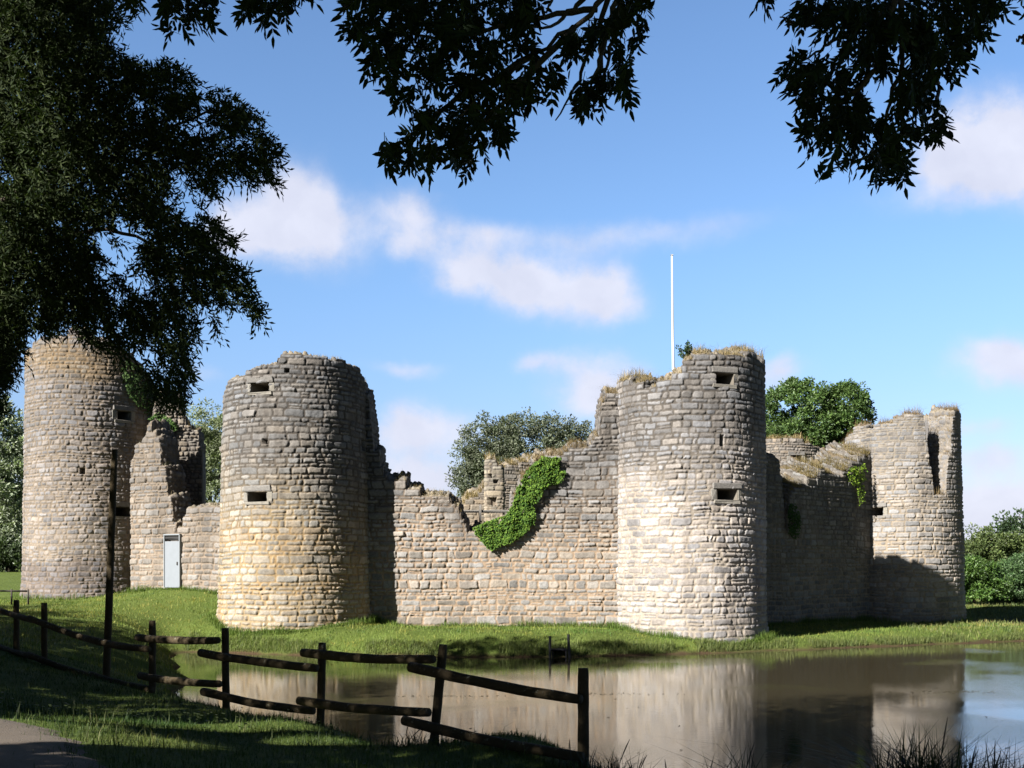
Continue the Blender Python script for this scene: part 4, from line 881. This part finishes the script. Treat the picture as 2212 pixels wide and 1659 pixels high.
polyB = cB([(110,180),(200,-60),(1410,-60),(1400,110),(1370,230),(1430,320),(1530,340),(1540,520),(1480,590),(1380,640),(1330,700),(1240,700),(1230,830),(1180,920),(1090,930),(1020,1010),(970,1080),(930,1090),(870,1010),(780,990),(720,1060),(640,1050),(500,1030),(400,990),(400,910),(460,880),(540,850),(660,790),(620,740),(520,650),(450,590),(470,520),(400,420),(290,360),(340,290),(240,210)])
polyB2 = cB([(1830,110),(1900,120),(1990,-40),(2090,-40),(2090,210),(2070,280),(1980,330),(2040,430),(2050,530),(1980,580),(1890,590),(1850,640),(1810,710),(1710,720),(1670,700),(1650,640),(1690,570),(1750,500),(1780,440),(1690,370),(1600,300),(1560,240),(1610,210),(1720,220)])
polyC = cC([(720,-60),(2080,-60),(1980,190),(1820,260),(1830,360),(1740,470),(1670,520),(1590,560),(1660,680),(1730,760),(1640,850),(1560,870),(1450,930),(1480,1040),(1430,1110),(1320,1160),(1230,1110),(1200,1030),(1050,1030),(970,1090),(930,1120),(880,1060),(940,980),(850,930),(740,850),(780,790),(830,720),(740,620),(720,530),(630,440),(660,370),(700,320),(790,310),(900,330),(1040,260),(1080,210),(930,180),(840,170),(730,60)])
holesC = [cC([(1120,640),(1310,470),(1380,440),(1370,600),(1290,790),(1200,740)]), cC([(930,330),(1040,250),(1040,330),(980,370)])]
polyA = [[(345,-30),(472,-30),(460,35),(430,50),(412,75),(388,70),(360,55)], [(515,-30),(665,-30),(640,8),(612,20),(585,42),(562,45),(540,22)], [(1640,-30),(1668,-30),(1655,2),(1645,0)], [(250,-30),(310,-30),(305,15),(280,10)]]
polyB3 = [[(1372,-30),(1400,-30),(1395,12),(1382,5)], [(2185,-30),(2240,-30),(2240,10),(2200,5)]]
ash = thing('ash_tree', "overhanging ash tree whose dark leafy sprays hang into the top of the picture", 'tree', (-8, 1.5, 2.1))
r = np.random.default_rng(501); AP, AA = [], []
def sample_poly(poly, n, yr, r, holes=(), gap=.36, seed=0):
    p = np.array(poly); x = r.uniform(p[:, 0].min(), p[:, 0].max(), n * 4); y = r.uniform(p[:, 1].min(), p[:, 1].max(), n * 4)
    k = inpoly(x, y, poly) & (vn(x * .06, y * .06, seed + 5) * .6 + vn(x * .016, y * .016, seed) * .4 > gap)
    for h in holes: k &= ~inpoly(x, y, h)
    x, y = x[k][:n], y[k][:n]; Yd = r.uniform(*yr, len(x)); return np.stack([(x - CX) / F * Yd, Yd, EYE + (YH - y) / F * Yd], -1)
for poly, n, hol, sd in ((polyB, 500, (), 1), (polyB2, 95, (), 2), (polyC, 540, holesC, 3), *[(q, 40, (), 4) for q in polyA[:2]], *[(q, 6, (), 5) for q in polyA[2:] + polyB3]):
    P = sample_poly(poly, n, (6.1, 7.9), r, hol, .40 if n > 50 else 0, sd)
    cen = np.array([P[:, 0].mean(), 7., P[:, 2].max() + .2]); A = unit(unit(P - cen) * np.array([.9, .5, .35]) + np.array([0, 0, -.12]) + r.normal(0, .55, P.shape))
    AP.append(P - A * .10); AA.append(A)
P, A = np.concatenate(AP), np.concatenate(AA)
V, Fa, c = ash_leaves(P, A, r)
mk('spray', V, Fa, DARKLEAF, ash, c, smooth=False)
# branches
m = MB(); trunk0 = np.array([-8, 1.5, 1.6]); fork = np.array([-6.8, 2.2, 8.2])
def limb(mb, pts, r0, r1, n=14, wob=.06):
    pts = np.array(pts, float); s = np.linspace(0, len(pts) - 1, n); q = np.stack([np.interp(s, np.arange(len(pts)), pts[:, k]) for k in range(3)], -1)
    q[1:-1] = (q[:-2] + 2 * q[1:-1] + q[2:]) / 4; q[1:-1] += r.normal(0, wob, (n - 2, 3)) * .4; mb.tube(q, np.linspace(r0, r1, n), 8, rough=.04)
limb(m, [trunk0, (-7.8, 1.7, 4.5), fork], .38, .26); m.build('trunk', BARK, ash)
m = MB(); main = [fork, (-4, 4.5, 9.6), (-.6, 6.4, 9.0), (1.2, 7.0, 8.0), (3.0, 7.1, 8.0)]
limb(m, main, .2, .07, 24); limb(m, [fork, (-5.5, 5, 9.5), (-2.9, 6.9, 8.2), (-2.0, 7, 7.3)], .12, .03); limb(m, [fork, (-9, 0, 11), (-10, -2, 13)], .2, .05); limb(m, [fork, (-5, .5, 11.5), (-3, -1, 13.5)], .2, .05)
b1 = np.array(PX(1330, -60, 7)); b2 = np.array(PX(1960, -80, 7))
limb(m, [(-.6, 6.4, 9.0), (.4, 6.8, 8.2), b1], .07, .035); limb(m, [(3.0, 7.1, 8.0), PX(1945, -60, 7)], .07, .035)
twigs = [[(1330,-60),(1290,20),(1240,60),(1150,120),(1050,200),(900,330)],[(1330,-60),(1290,60),(1250,180),(1200,260)],[(1290,20),(1150,40),(960,90),(800,50)],[(1240,60),(1110,190),(1040,280),(1000,350)],[(1150,120),(960,230),(880,300),(850,330)],
 [(1345,-60),(1335,30),(1318,100),(1310,160),(1250,240)],[(1345,-60),(1325,40),(1290,150),(1260,220)],[(1335,20),(1300,90),(1300,170),(1270,220)],[(1310,-60),(1250,10),(1190,60),(1120,60)],[(1200,-40),(1180,20),(1160,50)]]
twigsC = [[(1945,-60),(1950,60),(1942,140),(1935,200),(1908,270),(1890,330),(1920,380)],[(1945,-60),(1910,130),(1850,195),(1800,240),(1770,300)],[(1850,195),(1855,230),(1843,250),(1800,300)],[(1940,0),(1850,70),(1800,85),(1775,105),(1720,140)],
 [(1950,60),(2010,150),(2030,190),(2020,225),(2060,260)],[(1800,30),(1740,55),(1712,52),(1700,40),(1685,37)],[(1710,52),(1700,48)],[(1890,330),(1840,350),(1780,345)],[(2005,195),(1960,210),(1930,240)],[(2260,60),(2222,75),(2208,80),(2196,84)],[(2215,77),(2207,95)]]
for tw in twigs + twigsC:
    Y0 = r.uniform(6.7, 7.3); limb(m, [PX(x, y, Y0 + r.normal(0, .12)) for x, y in tw], .022 if len(tw) > 3 else .01, .004, 16, .02)
m.build('branch', BARK, ash)
SUNV = np.array(to_sun)
def open_to_sun(P, spots=((-4.6, 13.2, 1.8, .55), (-3.4, 14.0, 1.6, .5), (-4.45, 10.3, 2.0, .7), (-5.1, 11.2, 2.0, .55), (-2.3, 13.4, 1.5, .35), (-8.6, 19.5, 1.8, .35), (-5.4, 17.6, 2.2, .4), (-5.7, 11.8, 8.4, 1.0), (-5.9, 11.8, 7.0, .8), (-5.6, 11.8, 9.5, .6), (-5.0, 11.6, 7.8, .5)), extra=0.):
    k = np.ones(len(P), bool)
    for (x, y, z, rd) in spots:
        d = P - np.array([x, y, z]); t_ = d @ SUNV; k &= ~((np.linalg.norm(d - t_[:, None] * SUNV, axis=1) < rd + extra) & (t_ > 0))
    return k
# crown out of the frame, which shades the path and fence
cs = np.concatenate([ellips((-13, 5.5, 7.6), (4.8, 4.8, 4.4), 330, r, .15), ellips((-8.5, 1.5, 7.4), (4, 4, 3), 200, r, .15), ellips((-8, 1, 10.5), (5.5, 5.0, 4.2), 330, r, .25), ellips((-3.2, 3.4, 11.2), (4.2, 3.4, 2.0), 190, r, .2), ellips((1.5, 4.6, 11.0), (4.5, 3.0, 2.0), 150, r, .2), ellips((-1, -3, 9), (5, 4, 3), 150, r, .2), ellips((-11.5, 6.5, 11.5), (4.2, 4.2, 3.6), 240, r, .2), ellips((-4, 9.5, 13.2), (7, 4.5, 2.2), 260, r, .2), ellips((4, 8.5, 12.4), (6, 4, 2.2), 200, r, .2)])
V, Fa, k = clump_crown(cs, .85, 56, .25, r, aspect=.5); Pm = V.reshape(-1, k, 3).mean(1); kp = ~projin(Pm, 90) & open_to_sun(Pm)
V = V.reshape(-1, k, 3)[kp].reshape(-1, 3); i = np.arange(len(V) // k)[:, None] * k
mk('crown', V, [np.concatenate([i + np.array([0, 1, 2]), i + np.array([0, 2, 3])])], DARKLEAF, ash, leafcol(len(V) // k, k, (.02,.04,.012), (.05,.09,.025), r), smooth=False)
# --- willow at left
wil = thing('willow_tree', "large dark willow filling the upper left, in front of the far left tower", 'tree', (-9.5, 13.5, 2.1))
WP = [(-120,-60),(300,-60),(285,25),(250,60),(240,95),(262,112),(300,135),(330,150),(362,128),(385,135),(420,165),(470,190),(525,218),(556,243),(566,275),(588,292),(604,305),(606,340),(592,390),(558,398),(525,385),(500,372),(462,378),(470,420),(468,450),(470,480),(505,505),(512,530),(478,520),(462,528),(470,545),(530,575),(545,610),(560,650),(566,690),(548,685),(520,650),(495,650),(478,680),(470,720),(440,750),(415,770),(408,810),(402,850),(395,870),(370,880),(345,868),(325,850),(300,800),(265,770),(230,750),(200,742),(170,712),(140,700),(100,720),(70,700),(95,660),(75,640),(62,690),(52,740),(30,790),(12,850),(0,880),(-120,900)]
r = np.random.default_rng(601)
p = np.array(WP); n = 34000; x = r.uniform(-120, 610, n); y = r.uniform(-60, 900, n)
edge_ok = inpoly(x, y, WP)
den = vn(x * .018, y * .018, 1) * .42 + vn(x * .05, y * .05, 2) * .38 + vn(x * .13, y * .13, 3) * .2; thr = np.interp(x, [-120, 100, 260, 420, 610], [.17, .29, .42, .43, .39])
k = edge_ok & (den > thr) & (r.random(n) < np.interp(x, [-120, 0, 250, 610], [.9, .9, .62, .5])); x, y = x[k], y[k]
Yd = 12.8 + r.uniform(-1.6, 1.6, len(x)) + np.interp(x, [-120, 610], [.4, -.4]); P = np.stack([(x - CX) / F * Yd, Yd, EYE + (YH - y) / F * Yd], -1)
ns = len(P); print('willow sprays', ns)
out = np.stack([np.interp(x, [-120, 300, 610], [.0, .45, .75]), r.normal(0, .4, ns), np.interp(y, [-60, 300, 600, 900], [.15, 0, -.35, -.9])], -1)
A = unit(out * .8 + r.normal(0, .65, (ns, 3)) + np.array([0, 0, -.1]))
LV, LF, LC, off = [], [], [], 0; nl_ = 9; Ls = r.uniform(.16, .34, (ns, 1)); S0 = perp(A, r); droop = np.array([0, 0, -1.])
tone = (.75 + .5 * r.random((ns, 1)))
for q in range(nl_):
    t_ = (q + 1) / nl_; b_ = P + A * Ls * (t_ - .5) + droop * Ls * t_ ** 2 * .25; sd = 1 if q % 2 else -1
    ax = unit(A * .9 + S0 * sd * .7 + r.normal(0, .3, A.shape) + droop * .15); V, Fa, kk = leaves(b_, ax, perp(ax, r), r.uniform(.06, .105, ns), r.uniform(.018, .028, ns), False)
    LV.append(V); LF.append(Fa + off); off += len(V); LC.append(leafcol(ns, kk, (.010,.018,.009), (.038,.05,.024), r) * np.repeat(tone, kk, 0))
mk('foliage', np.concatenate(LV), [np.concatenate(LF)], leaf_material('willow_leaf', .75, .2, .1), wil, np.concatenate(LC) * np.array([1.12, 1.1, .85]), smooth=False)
m = MB(); wf = np.array(PX(-330, 900, 13.2)); limb(m, [(-9.5, 13.5, 1.7), (-9.2, 13.4, 4), wf, PX(-200, 560, 13), PX(-60, 200, 12.8), PX(20, -120, 12.8)], .34, .10, 20); m.build('trunk', BARK, wil)
m = MB()
for tw, r0 in (([(-200,700),(60,520),(190,380),(280,310),(400,330),(520,340),(590,350)], .07), ([(-200,560),(150,345),(230,295),(350,280),(480,230),(560,260)], .06), ([(-120,420),(60,250),(200,160),(330,170),(420,180)], .05), ([(-200,700),(40,560),(150,500),(250,490),(330,530),(420,600),(520,620)], .055),
   ([(190,340),(215,380),(270,430),(330,480),(440,480),(500,520)], .03), ([(150,500),(190,600),(230,720),(300,790),(345,860)], .04), ([(330,530),(380,640),(400,740),(400,850)], .03), ([(-200,700),(0,680),(40,740),(20,840)], .025), ([(60,520),(120,640),(200,700),(300,740),(420,760)], .03), ([(-60,100),(120,40),(240,20)], .03), ([(380,330),(420,380),(470,430)], .015)):
    Y0 = r.uniform(12.3, 13.3); limb(m, [PX(x_, y_, Y0) for x_, y_ in tw], r0 * .6, .006, 18, .03)
m.build('branch', BARK, wil)
# the willow's crown out of the frame
cs = np.concatenate([ellips((-9.8, 14.5, 9), (3.4, 4, 4.5), 160, r, .2), ellips((-7.5, 12.5, 13.5), (4.0, 3.5, 2.4), 120, r, .2)])
V, Fa, k = clump_crown(cs, .8, 60, .17, r, aspect=.35, droop=.4); Pm = V.reshape(-1, k, 3).mean(1); kp = ~projin(Pm, 30) & open_to_sun(Pm)
V = V.reshape(-1, k, 3)[kp].reshape(-1, 3); i = np.arange(len(V) // k)[:, None] * k
mk('crown', V, [np.concatenate([i + np.array([0, 1, 2]), i + np.array([0, 2, 3])])], LEAF, wil, leafcol(len(V) // k, k, (.02,.035,.014), (.06,.08,.035), r), smooth=False)
# two bank trees beyond the left edge; their shade falls on the water's far edge and the left bank
tree('bank_tree', "bank tree just beyond the left edge, nearest the water, that shades the far shore", (-19.5, 27.5, 1.8), [((-19.5, 27.5, 11.8), (4.4, 4.4, 4.3)), ((-17.5, 25.0, 15.3), (3.4, 3.4, 3.8))], .3, (.03,.06,.015), (.08,.13,.03), .3, 701, rc=1.0, K=150, per=60, lo=.2)
tree('bank_tree', "broad bank tree left of the camera that shades the fence and path", (-18.5, 11.2, 2.2), [((-18.5, 11.2, 8.3), (5, 5, 5.6)), ((-16.2, 14.6, 6.2), (3.2, 3.2, 4.0)), ((-21.5, 16.5, 7.5), (4.5, 4.5, 5.2))], .34, (.03,.06,.015), (.08,.13,.03), .3, 731, rc=1.1, K=420, per=75, lo=.1, keep=lambda q: open_to_sun(q, extra=.5))
for k_, (bx, by) in enumerate(((-39, 35), (-35, 30.4), (-31, 26), (-27, 21.4), (-23, 17))):
    tree('bank_tree', "bank tree in the close row beyond the left edge whose shade covers the left bank", (bx, by, 2.1), [((bx, by, 9.8), (4.7, 4.7, 5.1 + .4 * (k_ % 2)))], .32, (.03,.06,.015), (.08,.13,.03), .3, 703 + k_, rc=1.15, K=210, per=70, lo=.1, group='row of bank trees on the left')
# ------------------------------------------------------------------ tall weeds at the near water's edge
def clump(label, px, py, Yc, n, h, seed, spread=.25, seeds=3):
    rr = np.random.default_rng(seed); x0, _, _ = PX(px, py, Yc); P = np.stack([rr.normal(x0, spread, n), rr.normal(Yc, spread, n), np.zeros(n)], -1); P[:, 2] = gz(P[:, 0], P[:, 1]) - .05
    ztop = EYE + (YH - py) / F * Yc; hh = np.clip(ztop - P[:, 2] + .08, .2, 2) * (.3 + .85 * rr.random(n) ** .7) * h
    root = thing('sedge_clump', label, 'plant', (x0, Yc, float(P[:, 2].mean()) + .05))
    V, Fa, c = blades(P, hh, np.full(n, .016), rr, (.008,.02,.007), (.035,.05,.018), .5, .9); mk('blades', V, Fa, BLADE, root, c, smooth=False)
    for q in range(seeds):
        m = MB(); b_ = P[rr.integers(n)]; t_ = b_ + np.array([rr.normal(.05, .12), rr.normal(0, .06), hh.max() * rr.uniform(.6, .95)]); md = (b_ + t_) / 2 - np.array([.05, 0, 0]); s = np.linspace(0, 1, 8)[:, None]
        q_ = (1 - s) ** 2 * b_ + 2 * s * (1 - s) * md + s ** 2 * t_; m.tube(q_, [.003] * 5 + [.006, .007, .002], 6); m.build('seed_stalk', RUST, root)
clump("big arching sedge clump at the bottom right corner of the water", 1985, 1590, 10.2, 620, 1.0, 801, .17, 3)
clump("low sedge left of the big arching clump", 1905, 1628, 10.4, 170, 1.0, 802, .13, 2)
clump("tall thin reed stalks at the bottom right edge", 2100, 1618, 9.8, 200, .95, 803, .14, 4)
clump("reed tuft in the extreme bottom right corner", 2190, 1625, 9.8, 330, .95, 804, .18, 4)
clump("tall grass tuft just right of the last fence post", 1330, 1630, 11.6, 180, 1.0, 805, .2, 3)
clump("slim flowering grass stalk standing over the water, centre bottom", 1502, 1606, 11.0, 40, .6, 806, .07, 2)
clump("grass tuft at the foot of the leaning fence post", 880, 1590, 13.0, 90, 1.0, 807, .25, 3)
clump("short dark grass tuft at bottom centre right", 1620, 1636, 10.8, 150, 1.0, 808, .2, 2)
